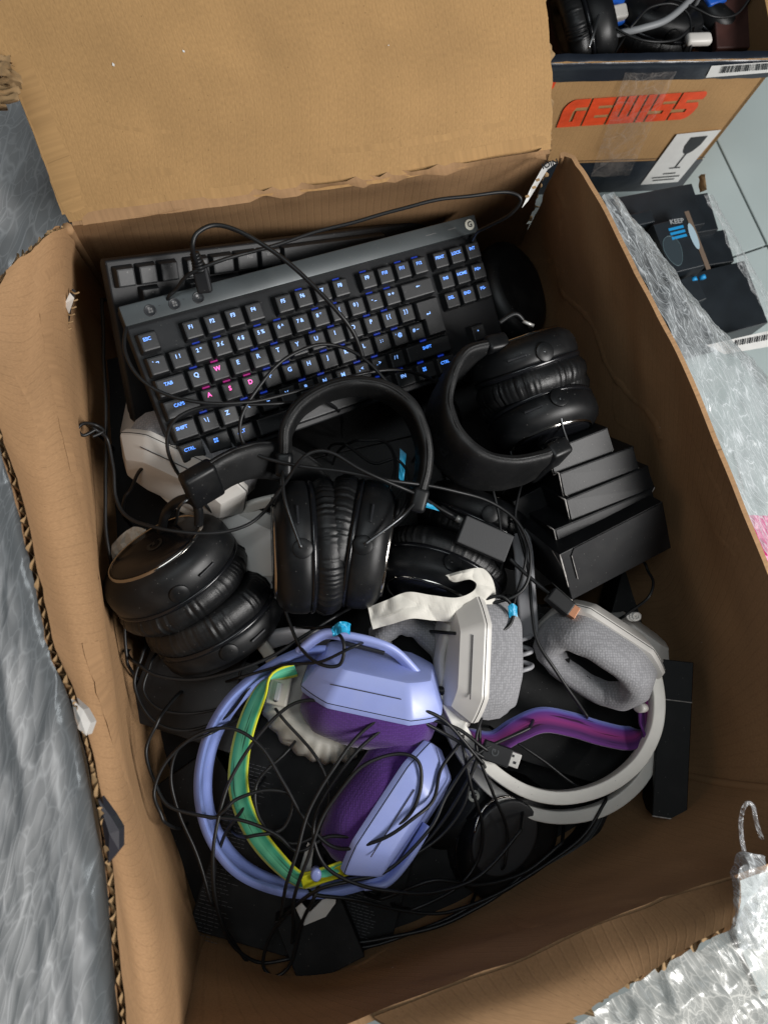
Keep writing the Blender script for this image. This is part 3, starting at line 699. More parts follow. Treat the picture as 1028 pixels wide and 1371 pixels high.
def keyboard(name, M, label, lit=True, skip=lambda u, v: False):
    root = empty(name, M @ V((9 * U, -.04, -.03)), label, 'keyboard', 'keyboards leaning on the far wall of the box')
    x0, x1, yb, yt = -.0035, 18.25 * U + .0035, -(R1 + 4 + .72) * U, 1.70 * U
    # case: tray under the keys plus a raised bar along the back edge
    bm = box_bm(x1 - x0, yt - yb, .014, .002, 3); bm.transform(M @ Matrix.Translation(((x0 + x1) / 2, (yt + yb) / 2, -.0085 - .007)))
    smooth_by_angle(from_bm('case', bm, M_kbody, root), 40)
    bm = box_bm(x1 - x0 - .004, yt - yb - .006, .010, .002, 2); bm.transform(M @ Matrix.Translation(((x0 + x1) / 2, (yt + yb) / 2, -.0085 - .0185)))
    from_bm('base', bm, M_kbody, root)
    if lit:
        ba, bb = .86 * U, yt + .0008
        bm = box_bm(x1 - x0 + .001, bb - ba, .0075, .0012, 2); bm.transform(M @ Matrix.Translation(((x0 + x1) / 2, (ba + bb) / 2, -.0085 + .0028)))
        tb = smooth_by_angle(from_bm('top_bar', bm, M_kbar, root), 40)
        zt = -.0085 + .0028 + .00375
        for i, u in enumerate((1.02, 2.12, 3.22)):
            c = M @ V((u * U, (ba + bb) / 2 - .001, zt)); a = (M.to_3x3() @ V((0, 0, 1))); uu = M.to_3x3() @ V((0, 1, 0))
            b_ = loft('button', c, a, uu, [(-.001, .0050, .0050), (.0006, .0050, .0050), (.0008, .0044, .0044), (.0002, .0041, .0041)], M_knavy, root, 28)
            place('icon', legend_mesh(('menu', 'win', 'up')[i], M_dull), M @ Matrix.Translation((u * U, (ba + bb) / 2 - .001, zt + .0007)), b_)
            bar('indicator', M @ V((u * U + .0085, (ba + bb) / 2 + .001, zt + .0001)), M.to_3x3() @ V((1, 0, 0)), M.to_3x3() @ V((0, 1, 0)), (.0016, .0006, .0003), M_ink, root, 0)
        c = M @ V((x1 - .0085, (ba + bb) / 2, zt)); a = (M.to_3x3() @ V((0, 0, 1))); uu = M.to_3x3() @ V((0, 1, 0))
        lg = loft('emblem', c, a, uu, [(-.001, .0052, .0052), (.0005, .0052, .0052), (.0006, .0048, .0048)], M_logo, root, 28)
        text_on('logo_mark', 'G', M @ Matrix.Translation((x1 - .0085, (ba + bb) / 2, zt + .0009)), .0075, M_knavy, lg, bold=.0002)
        for u, n in ((15.35, 9), (16.7, 7)):
            for k in range(n):
                bar('print', M @ V((u * U + k * .0013, (ba + bb) / 2 + .0005, zt + .0001)), M.to_3x3() @ V((1, 0, 0)), M.to_3x3() @ V((0, 1, 0)), (.0008, .0010, .0002), M_dull, root, 0)
    for (u, v, wd, h, t, kind) in rows_uk():
        if skip(u, v): continue
        W = M @ Matrix.Translation((u * U, -v * U, 0))
        k = place('key', key_mesh(wd, h, kind), W, root)
        if t:
            lm = (M_pink if t in 'WASD' and len(t) == 1 else (M_pale if len(t.replace(' ', '')) <= 2 and u < 14 and t not in ('<-', 'win') or t in ('<-', 'ret', 'up') else M_blue)) if lit else M_dull
            dy = .0024 if lit else -.004
            if t == 'ret': dy = .004
            place('legend', legend_mesh(t, lm), W @ Matrix.Translation((-.0012 if wd <= 1 else (-.002 if t != '<-' else 0), dy, .00018)), k)
        if lit and 1 < u < 15 and (v > .5 or 7 < u < 16) and (t in ('W', 'A', 'S', 'D') or (int(u * 7 + v * 13) % 3)):
            place('led', led_mp if t in ('W', 'A', 'S', 'D') else led_me, W @ Matrix.Translation((0, .0094, -.0079)), k)
    return root
kb1 = keyboard('keyboard', KM, 'black gaming keyboard with blue backlit letters and pink W A S D keys')
# second keyboard: turned end for end, unlit, under the first and steeper
c0, c1, c2 = P(140, 349, .118), P(430, 313, .038), P(186, 565, .030)
ax = -(c1 - c0).normalized(); ay = (c2 - c0); ay = (ay - ay.dot(ax) * ax).normalized()
az = ax.cross(ay)
K2 = Matrix((ax, ay, az)).transposed().to_4x4()
x1_, yb_ = 18.25 * U + .0035, -(R1 + 4 + .72) * U
K2.translation = c0 - ax * x1_ - ay * yb_ + az * .0085
kb2 = keyboard('keyboard', K2, 'unlit black keyboard lying underneath, upside down, only its far edge showing', False, lambda u, v: v < 3.9 or u < 4)

# ================================================================== black leatherette headsets
def pleats(seed, amt=.00058, n=54):
    def f(ri, th):
        k = (0, .1, .3, .8, 1, 1, .7, .2, 0)[min(ri, 8)]
        q = V((math.cos(th) * 3, math.sin(th) * 3, seed * 3.1))
        s = math.sin(n * th + 9 * NZ.noise(q * .8)) + .7 * math.sin(n * 1.63 * th + 7 * NZ.noise(q))
        a = max(0, .45 + 1.1 * NZ.noise(q * 1.7 + V((0, 0, 4))))
        return k * amt * s * a + .0010 * NZ.noise(q * .9 + V((0, 5, ri * .15)))
    return f
def cup_black(root, c, a, u, sx=.043, sy=.054, seed=0, hubs=(1, -1), depth=1.0, pad=True, face=True, padw=1.0):
    """a = outward direction, u = towards the headband"""
    a, u, w = frame(a, u); c = V(c)
    d = depth
    if pad:
        pd = loft('ear_pad', c, a, u, [(-.013 * padw, sx * .46, sy * .52), (-.022 * padw, sx * .60, sy * .66), (-.0250 * padw, sx * .78, sy * .82), (-.022 * padw, sx * .94, sy * .95), (-.015 * padw, sx * 1.02, sy * 1.02),
                                       (-.008 * padw, sx * 1.03, sy * 1.03), (-.003, sx * .98, sy * .985), (0, sx * .93, sy * .94), (.002, sx * .9, sy * .9)], M_leather, root, 300, mod=pleats(seed), cap=(False, False))
        loft('lining', c, a, u, [(-.004, sx * .02, sy * .02), (-.005, sx * .5, sy * .55), (-.016 * padw, sx * .49, sy * .55)], M_foam, pd, 40, cap=(True, False))
    loft('trim_ring', c, a, u, [(-.001, sx * .9, sy * .9), (-.001, sx * .97, sy * .975), (.0015, sx * 1.0, sy * 1.0), (.003, sx * 1.0, sy * 1.0), (.0042, sx * .97, sy * .97), (.0042, sx * .9, sy * .9)], M_black2, root, 72, cap=(False, False))
    sh = loft('shell', c, a, u, [(.0035, sx * .96, sy * .965), (.006, sx * .995, sy * .995), (.012 * d, sx * 1.0, sy * 1.0), (.020 * d, sx * .985, sy * .985), (.026 * d, sx * .93, sy * .94), (.0305 * d, sx * .83, sy * .85), (.033 * d, sx * .73, sy * .76), (.0335 * d, sx * .70, sy * .735)], M_black, root, 72)
    if face:
        loft('rim', c, a, u, [(.0325 * d, sx * .735, sy * .765), (.0347 * d, sx * .725, sy * .755), (.0350 * d, sx * .70, sy * .735), (.0335 * d, sx * .68, sy * .715)], M_chrome, sh, 72, cap=(False, False))
        loft('face_disc', c, a, u, [(.0336 * d, sx * .69, sy * .725), (.0352 * d, sx * .66, sy * .69), (.0354 * d, sx * .40, sy * .42), (.0355 * d, sx * .1, sy * .1)], M_black2, sh, 72)
        gm = M3(c + a * (.0360 * d), w, u)
        text_on('emblem', 'G', gm @ Matrix.Rotation(0, 4, 'Z'), .020, M_gun, sh, bold=.0004)
    hubpos = []
    for s in hubs:
        hc = c + w * (s * sx * 1.0) + a * .012 * d
        h = loft('hub', hc, w * s, u, [(-.006, .0085, .0085), (.0007, .0085, .0085), (.0011, .0080, .0080), (.0011, .002, .002)], M_black, root, 28)
        # vent slot in the shell beside the hub
        q = c + w * (s * sx * .90) + u * (sy * .48) + a * .015 * d
        nrm = (w * s * .9 + u * .42).normalized()
        bar('slot', q, (u * .9 - w * s * .42).normalized(), a, (.017, .0022, .0016), M_ink, sh, .0006)
        hubpos.append(hc + w * s * .001)
    return hubpos
def stitches(root, path, wdirs, woff, ooff, step=2):
    bm = bmesh.new(); N = len(path)
    for i in range(1, N - 1, step):
        t = (path[i + 1] - path[i - 1]).normalized(); wd = V(wdirs[i]); wd = (wd - wd.dot(t) * t).normalized(); o = t.cross(wd)
        b2 = box_bm(.0030, .0013, .0012, .0005, 1); b2.transform(M3(path[i] + wd * woff + o * ooff, (t + wd * .35).normalized(), wd))
        me = bpy.data.meshes.new('t'); b2.to_mesh(me); b2.free(); bm.from_mesh(me); bpy.data.meshes.remove(me)
    return from_bm('stitching', bm, M_stitch, root)
def band_black(root, pts, wdir, width=.034, thick=.012, ends=(1, 1), n=90, sleeve=.022, seed=0, bulge=.0035, wdir2=None):
    path = resample(pts, n)
    wd0 = V(wdir); wd1 = V(wdir2) if wdir2 is not None else wd0
    wds = [wd0.lerp(wd1, i / (n - 1)) for i in range(n)]
    hw = width / 2; ht = thick / 2
    prof = []
    for k in range(28):
        a = 2 * PI * k / 28
        x = math.copysign(abs(math.cos(a)) ** .45, math.cos(a)) * hw; y = math.copysign(abs(math.sin(a)) ** .6, math.sin(a)) * ht
        prof.append((x, y))
    o = sweep('headband', path, wds, prof, M_bandl, root)
    # soft dents along the padding
    for v in o.data.vertices:
        v.co += v.normal * (NZ.noise(v.co * 60 + V((seed, 0, 0))) * .0011)
    for e in (1, -1):
        sv, sf = [], []
        s_path = []
        st = stitches(o, resample(pts, int(sum((path[i + 1] - path[i]).length for i in range(n - 1)) / .0022)), [wd0.lerp(wd1, i / 400) for i in range(400)], e * hw * .985, 0, 2)
        # piping ridge under the stitches
        rp = []
        for i in range(n):
            t = (path[min(i + 1, n - 1)] - path[max(i - 1, 0)]).normalized(); wv = wds[i]; wv = (wv - wv.dot(t) * t).normalized()
            rp.append(path[i] + wv * e * hw * .96)
        vv, ff = tube_data(rp, .0016, 6); obj('piping', vv, ff, M_bandl, o, True)
    out = []
    for k, e in ((0, 1), (n - 1, -1)):
        t = (path[k] - path[k + e * 3]).normalized(); wv = wds[k]
        if ends[0 if k == 0 else 1]:
            c = path[k] + t * (sleeve * .42)
            wv = (wv - wv.dot(t) * t).normalized()
            bar('sleeve', c, t, wv, (sleeve, width * 1.03, thick * 1.25), M_black, root, .004, 3)
        out.append((path[k] + t * sleeve * .9, t))
    return out
def fork(root, end, hubs, wd, bend=.5, r=.0013, m=None):
    """thin wire yoke from the sleeve down both sides to the hubs"""
    e, t = end
    for i, h in enumerate(hubs):
        s = 1 if (h - e).dot(V(wd)) > 0 else -1
        p1 = e + V(wd) * s * .012; p2 = p1.lerp(h, .5) + V(wd) * s * .004
        tube('yoke_wire', [e + V(wd) * s * .009 - t * .006, p1 + t * .008, p2, h], r, m or M_gun, root, 7, 8)
def up_hint(*p): return V(p)

# A: middle headset, seen straight into the bow, cups pressed together
hA = empty('headset', P(460, 690, .0), 'black headset with upright bow in the middle of the pile, below the lit keyboard', 'headset', 'black leatherette headsets')
eA = band_black(hA, PP((381, 606, .060), (384, 575, .066), (404, 545, .072), (440, 524, .076), (480, 517, .078), (520, 526, .076), (550, 552, .073), (566, 592, .068), (567, 628, .062), (561, 655, .058)), (.02, -.10, 1), .046, .012, seed=1)
uA = (P(440, 640, .05) - P(440, 790, .035)).normalized()
hl = cup_black(hA, P(418, 732, .042), (-1, -.06, .10), uA, .043, .059, 1, depth=1.0)
hr = cup_black(hA, P(470, 726, .040), (1, -.16, .06), uA + V((.10, 0, 0)), .043, .058, 2, depth=1.0)
fork(hA, eA[0], hl[:0], (0, -.1, 1))
for h_, e_, sg_ in ((hl, eA[0], -1), (hr, eA[1], 1)):
    for h in h_:
        k_ = 1 if h.z > .04 else -1
        b0 = e_[0] + V((0, 0, .014 * k_)) - e_[1] * .010
        tube('yoke_wire', [b0, b0.lerp(h, .45) + V((sg_ * .006, 0, .010 * k_)), h + V((sg_ * .001, 0, .003 * k_))], .0014, M_gun, hA, 7, 10)

# B: upper right headset lying on its side against the right wall
hB = empty('headset', P(680, 560, .0), 'black headset with embossed letters on its wide bow, beside the right-hand wall', 'headset', 'black leatherette headsets')
eB = band_black(hB, PP((640, 483, .066), (612, 492, .070), (594, 520, .072), (587, 560, .072), (600, 598, .071), (630, 625, .069), (668, 634, .066), (706, 628, .062), (722, 622, .060)), (.20, .24, 1), .060, .013, seed=2)
uB = V((-.93, -.36, .12))
h1 = cup_black(hB, P(706, 498, .058), (-.34, .90, .22), uB, .041, .052, 3, depth=.9)
h2 = cup_black(hB, P(722, 548, .050), (.30, -.92, .16), uB, .041, .052, 4, depth=.9)
fork(hB, eB[0], h1, (0, .1, 1)); fork(hB, eB[1], h2, (0, .1, 1))
# embossed letters on the outer face of the bow
bp = resample(PP((640, 483, .066), (612, 492, .070), (594, 520, .072), (587, 560, .072), (600, 598, .071), (630, 625, .069), (668, 634, .066)), 60)
M_emboss = mat('embossed_lettering', (.020, .021, .022), .3)
for ch, k in (('O', 30), ('R', 35), ('P', 40)):
    t = (bp[k - 1] - bp[k + 1]).normalized(); wv = V((.20, .24, 1)); wv = (wv - wv.dot(t) * t).normalized(); o_ = wv.cross(t)
    if o_.x > 0: o_ = -o_
    text_on('lettering', ch, M3(bp[k] + o_ * .0070 + wv * .002, t, -wv), .016, M_emboss, hB, bold=.0005)

# C: lower left headset, cup face up
hC = empty('headset', P(250, 780, -.03), 'black headset lying at the left wall with a chrome ringed cup face up', 'headset', 'black leatherette headsets')
eC = band_black(hC, PP((288, 638, .088), (314, 624, .084), (345, 616, .072), (378, 620, .050), (412, 640, .018), (436, 670, -.01)), (-.25, .45, .85), .034, .013, ends=(1, 0), seed=3, sleeve=.030)
uC = V((.80, .58, .08))
h1 = cup_black(hC, P(238, 772, .018), (-.42, .62, .66), uC, .0465, .061, 5, depth=1.1, padw=1.05)
h2 = cup_black(hC, P(288, 828, -.012), (.40, -.66, -.52), uC, .046, .060, 6, depth=1.0, padw=1.15, face=False)
fork(hC, eC[0], [h1[0]], (0, .4, .9)); 
tube('yoke_wire', [P(216, 712, .030), P(224, 684, .058), P(246, 668, .078), P(264, 676, .078), P(266, 702, .064)], .0042, M_black, hC, 8, 8)

# D: headset half buried right of the middle
hD = empty('headset', P(610, 740, -.05), 'half buried black headset under the crumpled tissue paper, only one wrinkled pad showing', 'headset', 'black leatherette headsets')
h1 = cup_black(hD, P(590, 768, -.012), (-.30, -.80, .35), (.86, -.42, 0), .044, .062, 7, depth=.9, face=True)
h2 = cup_black(hD, P(640, 705, -.03), (.35, .75, .1), (.86, -.42, 0), .046, .060, 8, depth=.9)
tube('yoke_wire', [h1[0], P(545, 752, -.005), P(520, 745, -.01)], .0018, M_black, hD, 7, 8)
# I: headset at the near end, cup face up with a chrome arc
hI = empty('headset', P(660, 1120, -.06), 'black headset in the shade at the near wall, grey disc on its cup face', 'headset', 'black leatherette headsets')
cup_black(hI, P(672, 1118, -.050), (.25, -.10, .95), (.6, .8, 0), .046, .058, 9, depth=.9, face=False, pad=True)
loft('face_disc', P(676, 1122, -.012), (.15, -.10, .97), (.6, .8, 0), [(-.003, .029, .036), (.0008, .029, .036), (.0012, .027, .034), (.0004, .02, .025)], mat('grey_disc', (.035, .036, .038), .38), hI, 60)
lp_ = [P(676, 1122, -.010) + V((math.cos(t) * .030 * 1.0, math.sin(t) * .036, .002 - .006 * math.cos(t))) for t in [math.radians(d) for d in range(78, 176, 7)]]
tube('rim', lp_, .0012, M_chrome, hI, 6, 3)
cup_black(hI, P(610, 1062, -.070), (-.5, .2, .80), (.6, .8, 0), .044, .056, 10, depth=.9, face=False)
lgc = P(634, 1066, -.026)
lg = loft('emblem', lgc, (-.1, 0, 1), (0, 1, 0), [(-.002, .0055, .0055), (.0006, .0055, .0055), (.0008, .005, .005)], M_logo, hI, 24)
text_on('logo_mark', 'G', M3(lgc + V((0, 0, .0012)), (1, 0, .1), (0, 1, 0)), .008, M_ink, lg, bold=.0002)
band_black(hI, PP((640, 1150, -.05), (700, 1165, -.05), (770, 1130, -.055), (800, 1080, -.06), (790, 1030, -.07)), (.1, .1, 1), .034, .012, seed=5)
# J: headset behind the keyboards at the right-hand far corner
hJ = empty('headset', P(690, 390, .02), 'black headset mostly hidden between the keyboards and the far corner', 'headset', 'black leatherette headsets')
cup_black(hJ, P(676, 396, -.050), (.45, .10, .88), (-.2, .9, 0), .042, .056, 12, depth=.8, face=False)
tube('cable_end', PP((668, 432, .075), (690, 420, .078), (705, 436, .07), (720, 455, .06)), .0022, M_cable, hJ, 8, 8)
tube('plug', PP((700, 430, .078), (714, 436, .076)), .0017, M_usb, hJ, 8, 0)

# ================================================================== headsets with cloth pads and plastic bows
def oct_shape(cut=.42):
    """elongated outline with cut corners, corners slightly rounded"""
    pts = [(1, -1 + cut), (1, 1 - cut), (1 - cut * 1.05, 1), (-1 + cut * 1.05, 1), (-1, 1 - cut), (-1, -1 + cut), (-1 + cut * 1.05, -1), (1 - cut * 1.05, -1)]
    def f(th):
        d = V((math.cos(th), math.sin(th), 0)); best = 9
        for i in range(8):
            p, q = V((*pts[i], 0)), V((*pts[(i + 1) % 8], 0)); e = q - p
            den = d.x * e.y - d.y * e.x
            if abs(den) < 1e-9: continue
            t = (p.x * e.y - p.y * e.x) / den; s_ = (p.x * d.y - p.y * d.x) / den
            if t > 0 and -.001 <= s_ <= 1.001: best = min(best, t)
        # blend with a superellipse to round the corners off
        k = (abs(d.x) ** 4 + abs(d.y) ** 4) ** -.25
        r = .8 * best + .2 * k * .97
        return d.x * r, d.y * r
    return f
def cup_cloth(root, c, a, u, sw, su, m_shell, m_pad, shell_d=.026, pad_d=.028, hole=True, seed=0, slot=True, m_face=None, port=1):
    a, u, w = frame(a, u); c = V(c)
    wr = random.Random(seed)
    ph = wr.uniform(0, 6)
    rings = [(-pad_d * .45, sw * .40, su * .50), (-pad_d * .80, sw * .44, su * .54), (-pad_d * .97, sw * .56, su * .64), (-pad_d, sw * .70, su * .76), (-pad_d * .92, sw * .86, su * .89), (-pad_d * .70, sw * .96, su * .97),
             (-pad_d * .40, sw * 1.0, su * 1.0), (-pad_d * .1, sw * .98, su * .98), (.003, sw * .95, su * .95)]
    pd = loft('ear_pad', c, a, u, rings, m_pad, root, 120, expo=2.5, cap=(False, False), mod=lambda ri, th: .0009 * NZ.noise(V((math.cos(th) * 3, math.sin(th) * 3, ri * .7 + ph))) + .0005 * math.sin(9 * th + ri))
    loft('lining', c, a, u, [(-pad_d * .25, sw * .02, su * .02), (-pad_d * .25, sw * .42, su * .52), (-pad_d * .6, sw * .43, su * .53)], M_foam, pd, 40, cap=(True, False), expo=2.5)
    d = shell_d
    sh = loft('shell', c, a, u, [(-.0005, sw * .94, su * .94), (0, sw * 1.0, su * 1.0), (.0045, sw * 1.02, su * 1.02), (.0075, sw * 1.01, su * 1.01), (d - .002, sw * .70, su * .80), (d, sw * .66, su * .765), (d + .0006, sw * .60, su * .70)], m_shell, root, 96, shape=oct_shape())
    smooth_by_angle(sh, 28)
    loft('seam', c, a, u, [(.0050, sw * 1.018, su * 1.018), (.0051, sw * 1.0225, su * 1.0225), (.0057, sw * 1.0225, su * 1.0225), (.0058, sw * 1.018, su * 1.018)], M_foam, sh, 96, shape=oct_shape(), cap=(False, False))
    if slot:
        k = .52
        q = c + a * (d * .58) + w * (-sw * .855) + u * (su * .12)
        n_ = (a * .85 - w * .5).normalized()
        for s in (1, -1):
            q = c + a * (d * .60 + .0012) + w * (s * sw * .855) - u * (su * .1)
            bar('slot', q, u, (w * s * -.62 + a * .75), (su * 1.0, .0008, .0010), M_dark, sh, .0003)
    if port is not None:
        q = c + a * .006 + u * (su * 1.0 * port) * .985
        loft('port', q, (u * port + a * .25).normalized(), a, [(-.003, .0022, .0022), (.0012, .0022, .0022), (.0008, .0016, .0016)], M_ink, sh, 16)
    return sh
def bow_plain(root, name, pts, wdir, width, thick, m, n=90, lip=None, r=.003):
    path = resample(pts, n)
    wd = [V(wdir)] * n if not isinstance(wdir, list) else resample(wdir, n)
    pr = rrect(width, thick, min(r, thick * .49))
    o = sweep(name, path, wd, pr, m, root)
    smooth_by_angle(o, 40)
    return o
def strap(root, pts, wdirs, width, m, edge=None, n=70):
    path = resample(pts, n); wds = resample(wdirs, n)
    widths = [width * (.55 + .45 * math.sin(PI * min(1, max(0, .08 + .84 * i / (n - 1)))) ** .5) for i in range(n)]
    rows = []; L = 0; uv = []
    for i in range(n):
        if i: L += (path[i] - path[i - 1]).length
        t = (path[min(i + 1, n - 1)] - path[max(i - 1, 0)]).normalized(); wd = (wds[i] - wds[i].dot(t) * t).normalized(); nn = t.cross(wd)
        rows.append([path[i] + wd * (k / 6 - .5) * widths[i] + nn * (.0012 * math.cos((k / 6 - .5) * PI)) for k in range(7)])
        uv += [(L * 12, k / 6) for k in range(7)]
    v, f = grid_sheet(rows)
    o = obj('strap', v, f, m, root, True, uv)
    sm = o.modifiers.new('thick', 'SOLIDIFY'); sm.thickness = .0022; sm.offset = 0
    if edge:
        for k in (0, 6):
            vv, ff = tube_data([r[k] for r in rows], .0011, 6); obj('strap_edge', vv, ff, edge, o, True)
    return o

# G: lilac headset at the near left
hG = empty('headset', P(430, 1020, -.04), 'lilac headset with purple cloth pads and green strap near the left wall', 'headset', 'headsets with cloth pads')
cup_cloth(hG, P(499, 926, .014), (.14, .84, .50), (.965, -.25, .04), .040, .062, M_lilac, M_purple, .032, .040, seed=1, port=1)
cup_cloth(hG, P(522, 1078, .010), (.72, -.50, .40), (.62, .78, .02), .041, .064, M_lilac, M_purple, .030, .036, seed=2, port=None)
G_out = PP((436, 868, .024), (400, 872, .022), (352, 896, .016), (305, 935, .010), (274, 990, .006), (263, 1055, .004), (276, 1118, .004), (312, 1168, .006), (366, 1194, .010), (425, 1200, .014), (480, 1190, .018), (515, 1172, .020), (528, 1155, .020))
def bow_ruled(root, name, A, B, m, n=100, ridge=.0042, web=.0016):
    """one broad band spanning two rails, with a raised lip along each edge and a shallow channel between"""
    a, b = resample(A, n), resample(B, n); verts, faces = [], []
    prof = [(-.10, ridge * .2), (-.08, ridge * .85), (.0, ridge), (.16, ridge * .95), (.24, web), (.5, web * .8), (.66, web), (.72, ridge * .7), (.95, ridge * .7), (1.04, ridge * .2), (1.0, -ridge * .6), (.7, -web), (.3, -web), (0, -ridge * .7)]
    k = len(prof)
    for i in range(n):
        t = (a[min(i + 1, n - 1)] - a[max(i - 1, 0)]).normalized(); wd = b[i] - a[i]; nn = t.cross(wd).normalized()
        if nn.z < 0: nn = -nn
        for u_, h_ in prof: verts.append(a[i] + wd * u_ + nn * h_)
    for i in range(n - 1):
        for j in range(k): faces.append((i * k + j, i * k + (j + 1) % k, (i + 1) * k + (j + 1) % k, (i + 1) * k + j))
    faces += [tuple(range(k))[::-1], tuple((n - 1) * k + j for j in range(k))]
    return smooth_by_angle(obj(name, verts, faces, m, root, True), 50)
G_in = PP((440, 880, .004), (404, 884, .000), (360, 906, -.006), (318, 945, -.012), (290, 996, -.016), (281, 1056, -.018), (293, 1108, -.018), (326, 1152, -.016), (376, 1178, -.010), (428, 1184, -.004), (482, 1176, .004))
G_in.append(P(512, 1166, .010)); G_in.append(P(524, 1152, .012))
bow_ruled(hG, 'bow', G_out, G_in, M_lilac2)
# the arm that carries the upper cup: raised frame running along the far edge of the shell
bow_plain(hG, 'arm', PP((402, 872, .026), (432, 850, .040), (462, 852, .046), (505, 862, .044), (532, 876, .038), (560, 905, .030)), (.1, .5, .85), .012, .006, M_lilac, 40)
bow_plain(hG, 'arm', PP((488, 1188, .018), (516, 1182, .020), (545, 1150, .022), (572, 1105, .020)), (.5, .2, .8), .012, .006, M_lilac, 30)
bar('slot', P(488, 868, .047), (.97, -.24, 0), (0, .6, .8), (.036, .004, .003), M_ink, hG, .001)
sg = strap(hG, PP((396, 897, .020), (362, 910, .018), (338, 950, .010), (322, 1005, .004), (320, 1060, .002), (338, 1110, .006), (368, 1150, .012), (402, 1178, .018), (432, 1172, .022), (462, 1162, .022)),
      [V((.3, .75, .7)), V((.55, .5, .7)), V((.75, .1, .62)), V((.85, -.05, .55)), V((.88, .1, .5)), V((.82, .28, .5)), V((.66, .5, .55)), V((.1, .8, .6)), V((-.1, .75, .6)), V((-.1, .8, .5))], .0195, M_strapg, M_yellow)
loft('strap_button', P(423, 1171, .028), (.1, -.2, 1), (1, 0, 0), [(-.004, .0055, .0045), (.002, .0055, .0045), (.0032, .004, .0032)], M_lilac, hG, 24)
bar('strap_tab', P(436, 1172, .0225), (.97, .25, 0), (-.2, .8, .5), (.042, .014, .003), M_yellow, hG, .001)

# F: white headset at the near right
hF = empty('headset', P(750, 980, -.04), 'white headset with grey mesh pads and purple strap near the right-hand wall', 'headset', 'headsets with cloth pads')
cup_cloth(hF, P(628, 880, .020), (-.93, .02, .34), (.20, .97, .02), .036, .055, M_wplas, M_greyfab, .024, .040, seed=3, port=None)
cup_cloth(hF, P(800, 872, .012), (.47, .70, -.46), (.74, -.66, .10), .038, .057, M_wplas, M_greyfab, .026, .032, seed=4, port=1, slot=False)
F_near = PP((862, 878, .016), (874, 905, .018), (879, 945, .018), (872, 985, .016), (848, 1025, .014), (806, 1055, .012), (752, 1068, .010), (700, 1058, .010), (650, 1024, .012), (618, 980, .014), (600, 945, .016), (590, 925, .018))
bow_plain(hF, 'bow', F_near, (0, .05, 1), .014, .0115, M_wband, r=.0014)
F_far = PP((878, 960, -.006), (876, 1002, -.010), (852, 1048, -.014), (808, 1082, -.018), (752, 1094, -.020), (700, 1084, -.020), (652, 1052, -.018), (616, 1004, -.014), (592, 950, -.008), (584, 925, -.002))
bow_plain(hF, 'bow', F_far, (0, .05, 1), .014, .0115, M_wband, r=.0014)
bow_plain(hF, 'arm', PP((800, 845, .020), (838, 866, .024), (862, 880, .022), (868, 900, .020)), (.3, .4, .86), .020, .008, M_wplas, 30)
bow_plain(hF, 'arm', PP((600, 835, .03), (588, 880, .024), (590, 925, .014)), (.3, .0, .9), .014, .006, M_wplas, 30)
strap(hF, PP((612, 960, .006), (630, 985, .004), (660, 994, .002), (690, 978, .004), (725, 964, .006), (765, 970, .006), (805, 982, .006), (845, 988, .006), (864, 970, .008), (862, 935, .012)),
      [V((.6, -.3, .7)), V((.2, -.7, .7)), V((0, -.8, .6)), V((.1, -.85, .5)), V((.05, -.9, .45)), V((-.1, -.9, .45)), V((-.1, -.9, .45)), V((-.1, -.85, .5)), V((-.8, -.2, .5)), V((-.9, 0, .4))], .024, M_strapp)
for p in ((857, 948, .020), (619, 968, .014)):
    loft('strap_button', P(*p), (-.8, 0, .5), (0, 0, 1), [(-.004, .0045, .006), (.002, .0045, .006), (.0032, .003, .0045)], M_wplas, hF, 24)

# E: white headset at the left wall, half under the keyboards
hE = empty('headset', P(240, 640, .0), 'white headset with grey cloth pad half under the keyboards at the left wall', 'headset', 'headsets with cloth pads')
cup_cloth(hE, P(250, 628, .034), (-.36, -.80, .32), (.87, -.44, .0), .036, .060, M_wplas, M_greyfab, .024, .034, seed=5, port=-1)
bow_plain(hE, 'bow', PP((215, 655, .016), (240, 676, .012), (275, 690, .010), (305, 690, .014), (340, 676, .020), (372, 668, .020)), (0, .5, .8), .013, .006, M_wband, 40)
cup_cloth(hE, P(204, 558, -.004), (-.7, .1, .55), (.1, 1, 0), .030, .040, M_wplas, M_greyfab, .02, .028, seed=6, slot=False, port=None)
# H: cream headset under the lilac one
hH = empty('headset', P(420, 940, -.03), 'cream headset with soft wrinkled pad, under the lilac headset', 'headset', 'headsets with cloth pads')
loft('ear_pad', P(425, 946, -.012), (.10, .25, .95), (.75, -.66, 0), [(-.03, .02, .03), (-.028, .036, .05), (-.012, .043, .058), (.000, .041, .056), (.008, .034, .048), (.010, .026, .04), (.004, .014, .026)], M_cream, hH, 160, mod=lambda ri, th: .0012 * math.sin(26 * th + 2 * math.sin(3 * th)) * (ri in (2, 3, 4)))
br = bar('bracket', P(374, 922, .006), (.2, .97, .1), (.95, -.2, .2), (.030, .020, .006), M_cream, hH, .0022, 3)
bar('bracket_pin', P(372, 926, .0105), (.2, .97, .1), (.95, -.2, .2), (.016, .005, .003), M_gplas, hH, .001)
loft('screw', P(369, 937, .0095), (.1, 0, 1), (0, 1, 0), [(-.002, .0022, .0022), (.001, .0022, .0022), (.0012, .0016, .0016)], M_gun, hH, 14)
bow_plain(hH, 'bow', PP((350, 862, -.01), (362, 880, -.006), (370, 905, -.002), (378, 950, -.004), (400, 985, -.01)), (.8, .1, .4), .012, .006, M_cream, 30)
bow_plain(hH, 'bow', PP((360, 858, -.02), (380, 852, -.012), (410, 850, -.012), (440, 856, -.02)), (0, .6, .6), .018, .008, M_gplas, 30)
